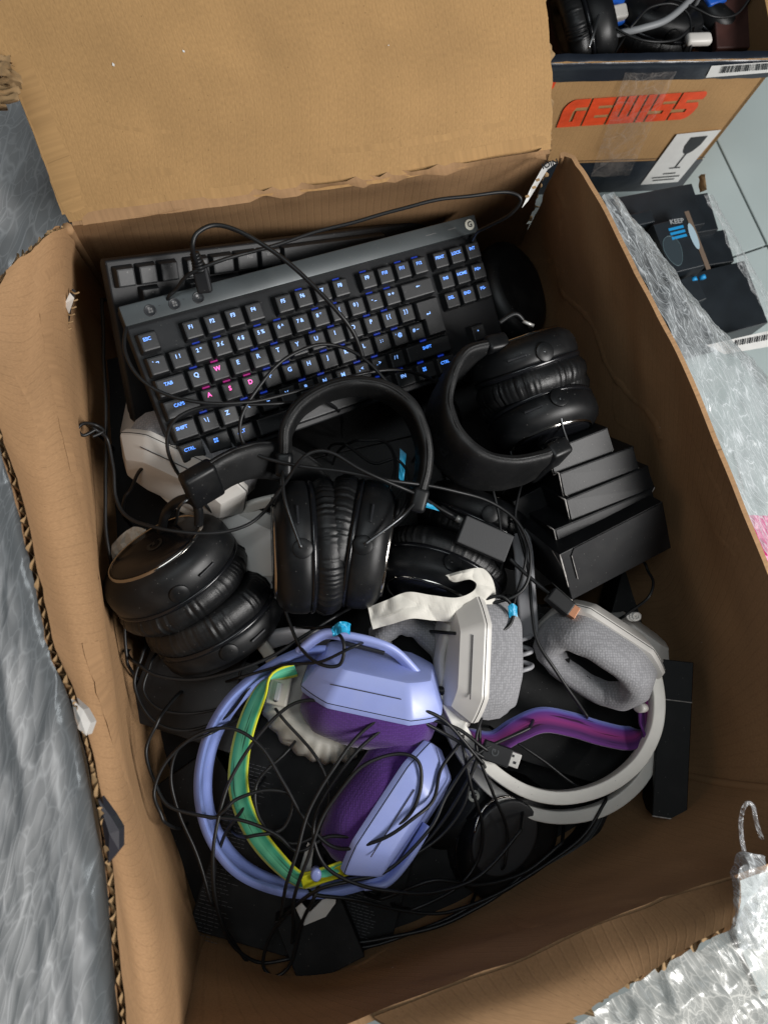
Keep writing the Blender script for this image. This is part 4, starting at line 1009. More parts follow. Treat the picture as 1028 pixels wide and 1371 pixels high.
# K: grey pad showing between the lilac and the white headset
hK = empty('headset', P(560, 868, -.03), 'grey headset pad buried between the lilac and the white headsets', 'headset', 'headsets with cloth pads')
cup_cloth(hK, P(556, 872, -.022), (.25, .3, -.88), (.6, -.7, .1), .034, .046, M_gplas, M_greyfab, .02, .026, seed=8, slot=False, port=None)
# L: white pieces below the middle headset
hL = empty('headset', P(330, 735, -.03), 'white headset shell showing below the middle black headset', 'headset', 'headsets with cloth pads')
cup_cloth(hL, P(338, 728, .0), (-.1, -.2, .95), (.85, -.4, 0), .032, .05, M_wplas, M_greyfab, .016, .022, seed=9, slot=False, port=None)
for k, p in enumerate(((407, 815, -.01), (402, 806, -.012), (413, 806, -.008))):
    bar('hinge', P(*p), (.9, .3, .1), (-.3, .9, .2), (.014, .006, .006), M_gplas, hL, .0015)
# M: white headset pieces along the white headset's far side
hM = empty('headset', P(700, 850, -.03), 'white headset arm standing between the two grey pads', 'headset', 'headsets with cloth pads')
bow_plain(hM, 'arm', PP((708, 850, .0), (706, 815, .010), (703, 780, .016), (700, 735, .012), (690, 700, .0)), (1, .1, .3), .018, .008, M_gplas, 40)
tube('coil', [P(700, 868, .004) + V((.008 * math.cos(t * .9), -.002 * t + .012, .006 * math.sin(t * .9))) for t in range(20)], .0022, M_gplas, hM, 8, 5)
cup_cloth(hM, P(848, 862, -.02), (.5, .7, .4), (.7, -.6, 0), .026, .034, M_wplas, M_gplas, .018, .02, seed=10, slot=False, port=None)
tube('coil', [P(842, 826, .012) + V((.004 * math.cos(t * 1.1) + .0004 * t, .003 * math.sin(t * 1.1), .002 + .0002 * t)) for t in range(16)], .0016, M_wplas, hM, 8, 5)

# ================================================================== cartons inside the box
def carton(name, c, x, y, size, label, group=None, m=None, edges=(), cat='carton', lid=None, bev=.0008):
    """black folded carton: body, worn white edges, optional tuck flap"""
    root = empty(name, V(c) - V((0, 0, size[2] / 2)), label, cat, group)
    M = M3(c, x, y)
    bm = box_bm(*size, bev=bev, seg=2); bm.transform(M)
    body = from_bm('body', bm, m or M_pack, root)
    sx, sy, sz = (q / 2 for q in size)
    for e in edges:                                                  # each a pair of corners in -1..1
        a = M @ V((e[0][0] * sx, e[0][1] * sy, e[0][2] * sz)); b = M @ V((e[1][0] * sx, e[1][1] * sy, e[1][2] * sz))
        n = max(3, int((b - a).length / .006)); pts = []; rad = []
        for i in range(n):
            t = i / (n - 1); pts.append(a.lerp(b, t) + V((0, 0, .0002)))
            rad.append(.00042 + .0004 * max(0, NZ.noise(pts[-1] * 120) + .35))
        v, f = tube_data(pts, rad, 5); obj('worn_edge', v, f, M_pack_edge, body, True)
    return root, M
# the fan of slim cartons by the right-hand wall
fan = [((748, 618, .052), (803, 596, .052)), ((757, 652, .050), (840, 616, .050)), ((766, 690, .050), (866, 648, .050)), ((752, 728, .050), (872, 672, .050))]
order = ('topmost and narrowest of the fanned stack', 'second from the top of the fanned stack', 'third from the top of the fanned stack', 'fourth from the top of the fanned stack')
quad = [((722, 606), (752, 634), (828, 598), (806, 578)), ((744, 632), (758, 668), (866, 626), (836, 600)), ((748, 668), (772, 702), (878, 652), (864, 626)), ((738, 708), (752, 742), (880, 684), (872, 656))]
for i, q in enumerate(quad):
    zt = .058 - .004 * i
    A, B, C_, D = [P(*p, zt) for p in q]
    x = ((C_ - B) + (D - A)).normalized(); cen = (A + B + C_ + D) / 4
    Lx = ((C_ - B).length + (D - A).length) / 2; Ly = .024
    yv = V((0, 0, 1)).cross(x); yv = (yv + V((0, 0, .55))).normalized()
    hh = .105
    zdir = x.cross(yv).normalized()
    carton('slim_carton', cen - zdir * hh / 2, x, yv, (Lx, Ly, hh), 'slim black carton, ' + order[i] + ' by the right-hand wall', 'fanned black cartons', M_pack_top,
           edges=(((-1, -1, 1), (1, -1, 1)), ((-1, -1, 1), (-1, 1, 1)), ((-1, 1, 1), (-1, 1, .75))))
    rt_ = [o for o in col if o.name.startswith('slim_carton')][-1]; TM_ = M3(cen, x, yv); a_, b_ = Lx / 2, Ly / 2
    tf = [(-a_ * .96, b_ * .9, .0006), (a_ * .96, b_ * .9, .0006), (a_ * .98, -b_ * .7, .0030 + .001 * i), (a_ * .90, -b_ * .98, .0034 + .001 * i), (-a_ * .90, -b_ * .98, .0030), (-a_ * .98, -b_ * .7, .0026)]
    tv_ = [TM_ @ V(q_) for q_ in tf]; zz = zdir * .0006
    obj('tuck_flap', tv_ + [q_ - zz for q_ in tv_], [(5, 4, 3, 2, 1, 0), (6, 7, 8, 9, 10, 11)] + [(k_, (k_ + 1) % 6, 6 + (k_ + 1) % 6, 6 + k_) for k_ in range(6)], M_pack_top, rt_)
    tube('worn_edge', [tv_[5], tv_[4], tv_[3], tv_[2]], .00042, M_pack_edge, rt_, 5, 0)
# the large carton at the front of the fan with a tuck flap
x = (P(880, 690, .05) - P(745, 760, .05)).normalized(); yv = (V((0, 0, 1)).cross(x) + V((0, 0, .70))).normalized(); zd = x.cross(yv).normalized()
cen = P(826, 738, .050)
bc, BM = carton('black_carton', cen - zd * .045, x, yv, (.108, .052, .09), 'large black carton with tuck flap in front of the fanned slim cartons', 'fanned black cartons', M_pack_top,
       edges=(((-1, 1, 1), (-1, -.4, 1)), ((-1, -1, 1), (-1, -1, .2)), ((-1, .3, 1), (-1, .9, .7))))
pts = [(-.044, .020), (-.040, .0255), (.050, .0255), (.053, .018), (.053, -.006), (-.044, -.006)]
tv = [BM @ V((a, b, .0462)) for a, b in pts] + [BM @ V((a, b, .0452)) for a, b in pts]
n = len(pts); obj('tuck_flap', tv, [tuple(range(n))[::-1]] + [(i, (i + 1) % n, n + (i + 1) % n, n + i) for i in range(n)], M_pack_top, bc)
tube('worn_edge', [BM @ V((-.044, -.006, .0466)), BM @ V((-.044, .020, .0466))], .0003, M_pack_edge, bc, 5, 0)
for k in range(9): bar('print', BM @ V((-.008 + k * .0024, -.0262, .030)), BM.to_3x3() @ V((1, 0, 0)), BM.to_3x3() @ V((0, 0, 1)), (.0015, .0015, .0003), M_print, bc, 0)
# side wing carton and the tall one by the near right corner
carton('slim_carton', P(712, 668, -.040), (.85, .45, .1), (-.4, .85, .3), (.06, .04, .10), 'small black carton in the shade left of the fanned cartons', 'fanned black cartons', M_pack)
x = (P(905, 1000, .03) - P(893, 885, .03)).normalized()
tc_, TM = carton('tall_carton', P(893, 985, -.022), P(886, 1090, 0) - P(896, 885, 0), (1, .1, .25), (.142, .030, .060), 'narrow black carton standing against the right-hand wall near the corner', None, M_pack,
       edges=(((1, -1, 1), (1, 1, 1)), ((-.48, -1, 1), (-.48, 1, 1))))
# black cartons that carry the front of the pile
fp, FM = carton('black_carton', P(425, 1118, -.062), (.96, -.28, 0), (.28, .96, 0), (.18, .20, .06), 'black carton with fine white print and pale chevron under the lilac headset', 'black cartons under the headsets', M_pack)
def fine_print(root, M, x0, x1, y0, y1, z, rows, seed, m=M_print, h=.0005, vertical=False):
    rn = random.Random(seed); v, f = [], []
    for r in range(rows):
        y = y0 + (y1 - y0) * r / max(1, rows - 1); x = x0
        end = x1 - rn.uniform(0, .35) * (x1 - x0)
        while x < end:
            L = rn.uniform(.002, .006); b = len(v)
            q = [(x, y), (x + L, y), (x + L, y + h), (x, y + h)]
            if vertical: q = [(b_, a_) for a_, b_ in q][::-1]
            v += [M @ V((a, b_, z)) for a, b_ in q]; f.append((b, b + 1, b + 2, b + 3)); x += L + .0012
    return obj('fine_print', v, f, m, root)
fine_print(fp, FM, -.088, -.060, -.105, .05, .0304, 50, 3); fine_print(fp, FM, .035, .07, -.08, .02, .0304, 40, 4)
cv = [(418, 1208), (437, 1203), (449, 1202), (449, 1214), (440, 1226), (428, 1234), (412, 1240), (404, 1238), (394, 1215), (402, 1213), (411, 1220)]
carton('black_carton', P(428, 1250, -.022), (.90, .40, 0), (-.40, .90, 0), (.060, .060, .03), 'small black carton with a pale chevron at the near left corner', 'black cartons under the headsets', M_pack)
ch = bpy.data.objects[-1] if False else None
chev = [P(a, b, .002) for a, b in [(394, 1213), (404, 1210), (415, 1222), (432, 1205), (450, 1200), (449, 1210), (436, 1228), (407, 1240)]]
sc_root = [o for o in col if o.name.startswith('black_carton')][-1]
obj('chevron', chev + [p - V((0, 0, .002)) for p in chev], [(0, 1, 2, 7), (2, 3, 4, 5, 6, 7), (8, 9, 1, 0), (9, 10, 2, 1), (10, 11, 3, 2)], M_wplas, sc_root)
chev2 = [P(a, b, .004) for a, b in [(400, 1168), (412, 1128), (420, 1136), (416, 1166), (408, 1176)]]
obj('chevron', chev2, [(0, 1, 2, 3, 4)], M_wplas, fp)
gp, GM = carton('black_carton', P(745, 925, -.075), (.95, -.30, 0), (.30, .95, 0), (.17, .15, .075), 'black carton with rows of fine white print under the white headset', 'black cartons under the headsets', M_pack)
fine_print(gp, GM, -.070, .015, .028, .066, .0379, 22, 5)
carton('black_carton', P(755, 1062, -.100), (.97, .22, 0), (-.22, .97, 0), (.17, .09, .05), 'plain black carton lying under the bow of the white headset', 'black cartons under the headsets', M_pack)
carton('black_carton', P(265, 925, -.068), (.93, -.30, .05), (.30, .93, 0), (.105, .085, .05), 'black carton under cable loops beside the left wall', 'black cartons under the headsets', M_pack_top)
carton('black_carton', P(600, 1010, -.110), (.93, .30, 0), (-.30, .93, 0), (.16, .16, .05), 'black carton at the bottom of the gap between lilac and white headsets', 'black cartons under the headsets', M_pack)
carton('black_carton', P(540, 1165, -.082), (.95, .24, 0), (-.24, .95, 0), (.16, .08, .06), 'black carton along the near wall under loose cables', 'black cartons under the headsets', M_pack)
carton('black_carton', P(300, 1130, -.090), (.55, -.80, 0), (.80, .55, 0), (.17, .09, .07), 'black carton wedged at the near left corner beneath the lilac bow', 'black cartons under the headsets', M_pack)
carton('black_carton', P(440, 700, -.110), (.97, .25, 0), (-.25, .97, 0), (.34, .17, .06), 'wide black carton under the middle black headset', 'black cartons under the headsets', M_pack)
carton('black_carton', P(700, 640, -.100), (.95, .30, 0), (-.3, .95, 0), (.18, .24, .06), 'black carton deep below the fanned cartons', 'black cartons under the headsets', M_pack)
carton('black_carton', P(430, 500, -.105), (.97, .25, 0), (-.25, .97, 0), (.36, .20, .06), 'wide black carton in the dark gap below the keyboards', 'black cartons under the headsets', M_pack)
carton('black_carton', P(210, 640, -.100), (.3, -.95, 0), (.95, .3, 0), (.26, .10, .06), 'black carton deep in the gap along the left wall', 'black cartons under the headsets', M_pack)
carton('black_carton', P(430, 900, -.125), (.97, .25, 0), (-.25, .97, 0), (.38, .22, .05), 'broad black carton at the bottom of the pile', 'black cartons under the headsets', M_pack)
carton('black_carton', P(850, 900, -.115), (.3, .95, 0), (-.95, .3, 0), (.22, .10, .05), 'black carton on the bottom below the right-hand grey pad', 'black cartons under the headsets', M_pack)

# ================================================================== paper
def crumple(name, rails, ncol, nrow, m, label, cat, amp=.004, fr=60, seed=0, parent=None, group=None):
    R = [resample(r, ncol) for r in rails]
    rows = []
    for i in range(nrow):
        row = []
        for j in range(ncol):
            t = i / (nrow - 1) * (len(R) - 1); a = min(int(t), len(R) - 2); p = R[a][j].lerp(R[a + 1][j], t - a)
            q = p * fr + V((seed, seed, 0))
            d = abs(NZ.noise(q)) * 1.6 + abs(NZ.noise(q * 2.3)) * .8 - .7
            row.append(p + V((NZ.noise(q + V((9, 0, 0))) * .4, NZ.noise(q + V((0, 9, 0))) * .4, d)) * amp)
        rows.append(row)
    v, f = grid_sheet(rows)
    o = obj(name, v, f, m, parent, False)
    sm = o.modifiers.new('thick', 'SOLIDIFY'); sm.thickness = .0003
    if label: tag(o, label, cat, group)
    return o
crumple('tissue_paper', [PP((492, 812, .040), (518, 803, .048), (545, 793, .052), (575, 798, .050), (610, 800, .048), (632, 792, .048), (638, 782, .050), (628, 776, .052), (610, 778, .048), (602, 776, .044)),
                         PP((496, 830, .038), (520, 824, .046), (548, 812, .050), (580, 817, .046), (615, 818, .044), (644, 806, .044), (652, 786, .046), (638, 768, .050), (618, 768, .054), (600, 772, .050)),
                         PP((500, 842, .034), (522, 836, .040), (550, 828, .044), (582, 832, .040), (618, 832, .038), (654, 815, .038), (664, 786, .042), (648, 762, .048), (620, 764, .052), (596, 770, .048))], 90, 16, M_paper, 'crumpled strip of white tissue paper lying in the middle of the pile', 'tissue paper', .0038, 34, 2)
crumple('paper_scrap', [PP((148, 728, .0), (178, 706, .010), (196, 708, .010)), PP((150, 760, -.006), (172, 742, .004), (205, 726, .006)), PP((160, 765, -.01), (190, 752, 0), (212, 738, .0))], 16, 12, M_paper, 'scrap of white paper tucked beside the left black headset', 'paper scrap', .005, 80, 5)

# ================================================================== cables, plugs and tape
def cable(pts, label, r=.0021, m=None, group='loose black cables', plug=None, cat='cable', strain=None, dive=True):
    path = PP(*pts)
    if dive:
        a, b = path[0], path[-1]
        da, db = (a - path[1]), (b - path[-2]); da.z = db.z = 0; da.normalize(); db.normalize()
        path = [a + da * .030 + V((0, 0, -.14)), a + da * .024 + V((0, 0, -.05)), a + da * .010 + V((0, 0, -.008))] + path + [b + db * .010 + V((0, 0, -.008)), b + db * .024 + V((0, 0, -.05)), b + db * .030 + V((0, 0, -.14))]
    root = empty('cable', path[0], label, cat, group)
    rs = resample(path, (len(path) - 1) * 9 + 1)
    rs = [p + V((NZ.noise(p * 25) * .0012, NZ.noise(p * 25 + V((7, 0, 0))) * .0012, NZ.noise(p * 30 + V((0, 5, 0))) * .0008)) for p in rs]
    v, f = tube_data(rs, r * (.74 if r < .003 else 1), 9); obj('cord', v, f, m or M_cable, root, True)
    return root
# keyboard cables over the far wall
c1 = cable([(236, 388, .112), (252, 368, .124), (290, 350, .128), (350, 334, .124), (420, 312, .124), (500, 290, .128), (570, 270, .132), (630, 261, .132), (678, 258, .130), (697, 268, .126), (682, 288, .112), (655, 302, .090), (640, 310, .072), (632, 322, .03)], 'thin black cable looping along the far wall to the keyboard corner')
c2 = cable([(262, 350, .135), (257, 330, .150), (263, 311, .154), (288, 301, .152), (325, 312, .148), (370, 340, .142), (415, 378, .136), (450, 415, .126), (472, 444, .114), (485, 478, .098)], 'black cable arching from the plug across the lit function keys', .0026, dive=False)
bar('plug', P(271, 374, .118), P(274, 390, .112) - P(266, 356, .124), (1, .2, .2), (.022, .0125, .007), M_kbody, c2, .002, 3)
for k in range(6):
    q = P(261 + k * 1.3, 340 + k * 4.0, .134 - k * .0022)
    loft('strain_relief', q, P(262, 344, .134) - P(270, 366, .123), (1, 0, 0), [(-.0010, .0040 + .0004 * k, .0040 + .0004 * k), (.0010, .0040 + .0004 * k, .0040 + .0004 * k)], M_cable, c2, 14)
cable([(169, 440, .108), (168, 470, .112), (184, 502, .112), (218, 526, .110), (270, 540, .106), (330, 538, .098), (380, 528, .090), (430, 514, .084), (485, 500, .072), (530, 494, .062), (560, 500, .052), (582, 512, .04), (600, 530, .03)], 'black cable lying across the lower keyboard rows')
cable([(262, 660, .055), (236, 632, .066), (224, 598, .082), (232, 566, .094), (262, 548, .096), (310, 542, .094), (370, 540, .086), (420, 536, .074)], 'black cable curling round the keyboard corner beside the CTRL key')
cable([(556, 575, .060), (540, 540, .074), (505, 496, .080), (470, 470, .084), (435, 461, .090), (405, 468, .094), (370, 490, .096), (338, 530, .096), (322, 565, .092), (326, 592, .086), (350, 611, .084), (400, 624, .086), (470, 633, .088), (540, 645, .084), (610, 657, .060), (660, 674, .050), (694, 700, .046), (710, 740, .046), (704, 782, .044), (680, 802, .042), (640, 808, .036), (590, 806, .030)], 'long grey-black cable looping over the keyboard and across the middle headset bow')
cable([(128, 574, .074), (144, 588, .060), (152, 625, .056), (155, 665, .054), (172, 692, .058), (215, 708, .068), (270, 714, .070), (320, 706, .066), (352, 688, .064), (378, 650, .078), (400, 618, .094), (420, 605, .098), (445, 607, .098), (480, 626, .096), (520, 644, .090), (550, 658, .080), (585, 678, .05), (612, 694, .034)], 'black cable from the left wall over the white shell to the middle headset')
c6 = cable([(128, 574, .074), (112, 582, .078), (104, 574, .080), (112, 566, .080), (128, 568, .078), (138, 576, .07), (124, 584, .072)], 'small tangle of black cable against the left wall', .002, dive=False)
cable([(137, 410, .02), (139, 470, .03), (142, 540, .034), (141, 610, .03), (141, 690, .024), (147, 740, .02), (155, 780, .0)], 'black cable hanging straight along the left wall', .0023)
cable([(175, 655, .030), (185, 632, .050), (205, 616, .06), (235, 604, .064)], 'short black cable coming from under the keyboard over the white shell', .0021)
# adapter with usb cable
ad = empty('usb_adapter', P(648, 722, .03), 'dark grey inline usb adapter box on a cable beside the half buried headset', 'adapter')
bar('housing', P(648, 722, .040), P(685, 738, .036) - P(612, 706, .042), P(658, 690, .04) - P(634, 752, .04), (.048, .026, .010), mat('adapter_grey', (.034, .035, .037), .6, bump=.2, bump_scale=1500), ad, .0012)
tube('boot', PP((612, 695, .036), (600, 688, .034), (588, 680, .032)), .0036, M_cable, ad, 10, 3)
loft('plug_tip', P(618, 698, .038), (-.8, .5, 0), (0, 0, 1), [(0, .003, .004), (.006, .003, .004)], M_usb, ad, 14)
tube('cord', PP((682, 748, .036), (700, 765, .036), (722, 784, .038), (738, 796, .040)), .0018, M_cable, ad, 8, 6)
bar('usb_plug', P(749, 806, .042), P(762, 816, .042) - P(738, 796, .042), (0, .2, 1), (.024, .011, .014), M_cable, ad, .0015)
bar('usb_shell', P(764, 817, .042), P(772, 823, .042) - P(755, 811, .042), (0, .2, 1), (.012, .006, .0115), M_copper, ad, .0004)
# second usb plug in the middle of the white bow
up_ = empty('usb_plug', P(672, 1012, .02), 'black usb plug with bare metal end inside the white bow', 'usb plug')
d1 = P(695, 1019, .030) - P(650, 1003, .030)
bar('housing', P(664, 1009, .030), d1, (-.2, .95, .1), (.026, .0165, .008), M_kbody, up_, .0012)
us_ = bar('usb_shell', P(687, 1017, .030), d1, (-.2, .95, .1), (.011, .0125, .0048), M_usb, up_, .0004)
for s in (-1, 1):
    q = P(688, 1017, .0325) + V((-.2, .95, 0)).normalized() * .003 * s; bar('usb_hole', q, d1, (-.2, .95, .1), (.0022, .0022, .0006), M_ink, us_, 0)
text_on('logo_mark', 'G', M3(P(662, 1008, .0345), V(d1).cross(V((0, 0, -1))), d1), .009, M_gun, up_, bold=.0002)
tube('cord', PP((650, 1003, .030), (640, 1012, .030), (630, 1040, .026), (620, 1080, .022), (590, 1120, .020), (540, 1155, .02), (500, 1180, .0), (480, 1200, -.06)), .0015, M_cable, up_, 8, 8)
# jack in the lilac cup
jk = empty('jack_plug', P(590, 926, .02), 'black jack plug pushed into the lilac cup', 'jack plug')
tube('boot', PP((579, 924, .022), (600, 926, .024), (610, 928, .024)), .0042, M_cable, jk, 10, 4)
tube('boot_ribs', PP((610, 928, .024), (622, 933, .024), (628, 940, .024)), .0032, M_cablefab, jk, 10, 4)
tube('cord', PP((626, 938, .024), (640, 960, .024), (642, 1000, .026), (638, 1022, .028), (600, 1090, .02), (560, 1140, .016), (520, 1180, .010), (500, 1210, -.06)), .0015, M_cable, jk, 8, 8)
# tangle over the lilac headset
L_ = 'black cable '
cable([(640, 1010, .034), (600, 985, .034), (550, 960, .040), (500, 945, .044), (440, 938, .040), (390, 945, .034), (345, 985, .030), (310, 1040, .028), (292, 1095, .028), (285, 1150, .026), (290, 1210, .012), (310, 1265, -.01), (345, 1290, -.02), (385, 1285, -.02)], L_ + 'from between the headsets down over the lilac bow')
cable([(645, 1000, .036), (610, 975, .038), (560, 962, .040), (515, 975, .042), (470, 1015, .042), (435, 1065, .040), (420, 1110, .038), (428, 1150, .036), (455, 1175, .036), (510, 1192, .034), (580, 1196, .026), (640, 1175, .02), (690, 1120, .018)], L_ + 'sweeping in a wide loop round the lower lilac cup')
cable([(640, 1015, .034), (590, 962, .046), (540, 950, .048), (490, 975, .044), (445, 1030, .044), (415, 1085, .042), (398, 1140, .040), (385, 1180, .036), (378, 1215, .02)], L_ + 'running diagonally through the lilac bow')
cable([(210, 970, .020), (196, 1005, .018), (205, 1045, .020), (225, 1078, .024), (270, 1092, .026), (320, 1098, .030), (370, 1118, .034), (400, 1140, .034), (440, 1120, .036), (490, 1120, .042), (540, 1100, .048), (562, 1060, .050), (560, 1020, .050), (530, 1010, .050), (480, 1030, .050), (440, 1080, .046), (415, 1140, .042), (395, 1200, .03), (392, 1250, .0)], L_ + 'crossing the green strap in the tangle')
cable([(215, 1090, .024), (205, 1060, .024), (222, 1020, .026), (262, 985, .028), (310, 975, .030), (350, 1000, .032), (380, 1050, .034), (410, 1100, .036), (450, 1135, .04), (510, 1125, .052), (555, 1095, .056), (580, 1070, .05), (590, 1030, .04), (612, 1000, .03)], L_ + 'making a round loop over the lilac bow and green strap')
cable([(300, 1085, .030), (318, 1070, .030), (360, 1058, .030), (392, 1070, .030), (380, 1110, .03), (340, 1120, .03)], L_ + 'forming a small loop on the green strap')
cable([(700, 980, .03), (640, 1010, .034), (600, 1060, .03), (575, 1110, .034), (520, 1165, .034), (470, 1180, .034), (420, 1195, .030), (370, 1240, .005), (352, 1290, -.005), (368, 1308, -.005), (390, 1290, -.005), (402, 1240, .005), (420, 1205, .02)], L_ + 'ending in a narrow loop at the near left corner')
cable([(430, 1200, .02), (480, 1205, .016), (540, 1220, .006), (600, 1222, .0), (660, 1200, -.005), (720, 1165, -.008), (780, 1120, -.01), (808, 1080, -.01)], L_ + 'lying along the near wall')
cable([(400, 1250, -.02), (470, 1262, -.02), (540, 1252, -.015), (600, 1235, -.012), (650, 1210, -.010), (690, 1180, -.01)], L_ + 'in the fold between pile and near wall', .0024)
cable([(420, 1262, -.024), (490, 1268, -.022), (560, 1246, -.02), (620, 1220, -.015)], L_ + 'pressed flat against the near wall')
cable([(620, 1000, .03), (630, 1050, .026), (645, 1100, .01), (640, 1150, .0), (610, 1190, .0), (560, 1215, .005)], L_ + 'hanging past the grey cup disc')
cable([(645, 960, .03), (638, 1000, .034), (660, 1060, .02), (678, 1110, .0), (676, 1150, -.002)], L_ + 'hanging over the white bow in front of the disc', .0019)
cable([(280, 1200, -.005), (262, 1140, .0), (240, 1090, .005), (228, 1040, .01), (240, 1000, .015), (275, 985, .02)], L_ + 'between the lilac bow and the left wall', .0019)
cable([(330, 1290, -.02), (300, 1240, -.015), (286, 1180, -.01), (300, 1120, .0), (330, 1080, .005)], L_ + 'rising from the near left corner inside the lilac bow')
cable([(380, 965, .012), (420, 1010, .012), (440, 1060, .014), (430, 1110, .016), (390, 1130, .018), (350, 1100, .018), (345, 1050, .016), (380, 1010, .014)], L_ + 'coiled inside the lilac bow beneath the cups', .0019)
cable([(520, 1200, .0), (580, 1180, .008), (640, 1185, .0), (700, 1170, -.008), (745, 1135, -.01)], L_ + 'passing in front of the grey cup disc', .0023)
cable([(700, 1000, .01), (730, 1020, .008), (760, 1045, .004), (785, 1060, -.002)], L_ + 'in the dark inside the white bow', .0019)
cable([(170, 880, -.01), (168, 840, -.005), (176, 800, .0), (180, 780, .0)], L_ + 'at the outer side of the left black headset', .0021)
# by the left black headset
cable([(185, 890, .0), (210, 905, .005), (255, 910, .010), (310, 900, .018), (360, 880, .022), (400, 855, .024), (440, 830, .02)], L_ + 'below the left black headset')
cable([(190, 880, -.01), (180, 920, -.01), (205, 965, -.008), (250, 978, -.006), (300, 962, -.004), (330, 925, 0)], L_ + 'looped wide over the left carton')
cable([(200, 895, -.012), (192, 925, -.01), (215, 950, -.006), (260, 955, -.004), (310, 940, -.002), (322, 900, .004)], L_ + 'looped close over the left carton', .0018)
cable([(372, 795, .02), (386, 830, .024), (405, 870, .034), (430, 890, .046), (455, 890, .050), (460, 862, .054), (445, 840, .044), (430, 840, .035)], L_ + 'hooked over the corner of the lilac cup')
cable([(330, 905, .015), (380, 890, .026), (430, 886, .046), (470, 868, .056)], L_ + 'tucked beneath the lilac arm', .0018)
cable([(500, 700, .03), (520, 660, .056), (528, 620, .05), (515, 592, .04), (490, 590, .034)], L_ + 'inside the middle headset bow', .0019)
cable([(505, 720, .04), (535, 690, .05), (556, 650, .064), (566, 610, .06)], L_ + 'from the middle headset hub up along its bow', .0019)
cable([(395, 700, .062), (378, 660, .064), (376, 630, .064)], L_ + 'beside the left arm of the middle bow', .0018)
cable([(640, 806, .04), (670, 798, .046), (686, 815, .044), (680, 838, .046), (650, 852, .048), (615, 848, .046)], L_ + 'hanging across the white cup near the blue tag')
cable([(690, 700, .02), (706, 760, .024), (712, 820, .03), (720, 860, .034), (745, 900, .03), (780, 950, .01)], L_ + 'falling between the white arm and the right-hand grey pad')
cable([(790, 822, .034), (820, 836, .036), (850, 858, .034), (868, 880, .034)], L_ + 'lying on the far edge of the right-hand grey pad', .0018)
cable([(845, 818, .02), (868, 800, .03), (874, 780, .028), (866, 764, .02)], L_ + 'curling out beside the large carton', .0018)
cable([(655, 640, .03), (668, 690, .03), (672, 740, .026)], L_ + 'hanging below the wide bow with embossed letters', .0018)
cable([(530, 690, .012), (520, 720, .008), (505, 770, .0), (480, 800, .0), (430, 812, .01), (380, 800, .01)], L_ + 'passing under the middle headset cups')
cable([(700, 640, .02), (690, 690, .028), (704, 740, .03), (690, 800, .02)], L_ + 'in the gap left of the fanned cartons', .0018)
cable([(470, 600, .02), (500, 620, .03), (530, 615, .035), (545, 640, .03), (520, 680, .02)], L_ + 'coiled in the shade inside the middle bow', .0018)
cable([(650, 500, .05), (655, 525, .055), (668, 560, .055), (680, 590, .05), (684, 610, .05)], L_ + 'inside the wide bow with embossed letters', .0018)
tube('plug', PP((650, 548, .062), (662, 556, .062)), .002, M_usb, [o for o in col if o.name.startswith('cable')][-2] if False else jk, 8, 0) if False else None
# blue tape and tags
def tape(pts, label, amp=.003, seed=1):
    R = [PP(*r) for r in pts]
    return crumple('blue_tape', R, 14, 8, M_tape, label, 'tape', amp, 120, seed, group='blue tape tags')
tape([[(443, 842, .058), (455, 832, .062), (470, 836, .060)], [(446, 852, .060), (458, 848, .064), (468, 850, .058)]], 'bright blue tape tag on the lilac arm', .004)
tape([[(680, 812, .048), (686, 808, .050), (692, 812, .048)], [(682, 828, .046), (687, 824, .048), (692, 826, .046)]], 'small blue tape tag on the cable above the white cup', .001, 3)
tape([[(564, 672, .060), (572, 670, .060)], [(568, 678, .056), (588, 684, .050)]], 'short blue tape strip on the cable left of the adapter', .001, 4)
tape([[(536, 600, .02), (544, 608, .02)], [(534, 640, .015), (540, 648, .015)]], 'blue tape strip in the shade inside the middle bow', .001, 5)

# ================================================================== things standing round the box
# second carton with red lettering at the upper right
gz0, gz1 = -.270, -.030
gw = empty('printed_box', P(860, 160, gz0), 'brown box with big red slanted lettering and dark bands at the upper right', 'box')
gTR = P(1034, 92, gz1); gTL = P(725, 98, gz1)
gx = (gTR - gTL); gx.z = 0; gx.normalize(); gn = V((gx.y, -gx.x, 0))            # gn: towards the camera side
gW = .36; gD = .20
g0 = V((gTR.x, gTR.y, 0)) - gx * gW                                              # left end of the face at the ground plan
gH = gz1 + .016 - gz0
def gp_(u, h, out=0.0): return g0 + gx * u + V((0, 0, gz0 + h)) + gn * out
def g_wall(name, a, b, m, th=.005):
    d = (b - a).normalized(); n_ = V((d.y, -d.x, 0)); L = (b - a).length
    v = []; 
    for o_ in (0, -th):
        v += [a + n_ * o_ + V((0, 0, 0)), b + n_ * o_, b + n_ * o_ + V((0, 0, gH)), a + n_ * o_ + V((0, 0, gH))]
    uv = [(0, 0), (L, 0), (L, gH), (0, gH)] * 2
    return obj(name, v, [(0, 1, 2, 3), (7, 6, 5, 4), (3, 2, 6, 7), (0, 3, 7, 4), (1, 5, 6, 2), (0, 4, 5, 1)], m, gw, uvs=uv)
gf = g_wall('wall', gp_(0, 0), gp_(gW, 0), M_card2)
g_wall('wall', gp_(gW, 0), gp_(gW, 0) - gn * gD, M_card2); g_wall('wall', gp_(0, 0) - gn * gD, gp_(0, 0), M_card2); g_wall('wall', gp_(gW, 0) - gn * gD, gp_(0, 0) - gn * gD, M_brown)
obj('bottom_panel', [gp_(.006, .004, -.006), gp_(gW - .006, .004, -.006), gp_(gW - .006, .004, -gD + .006), gp_(.006, .004, -gD + .006)], [(0, 1, 2, 3)], M_card2, gw, uvs=[(0, 0), (1, 0), (1, 1), (0, 1)])
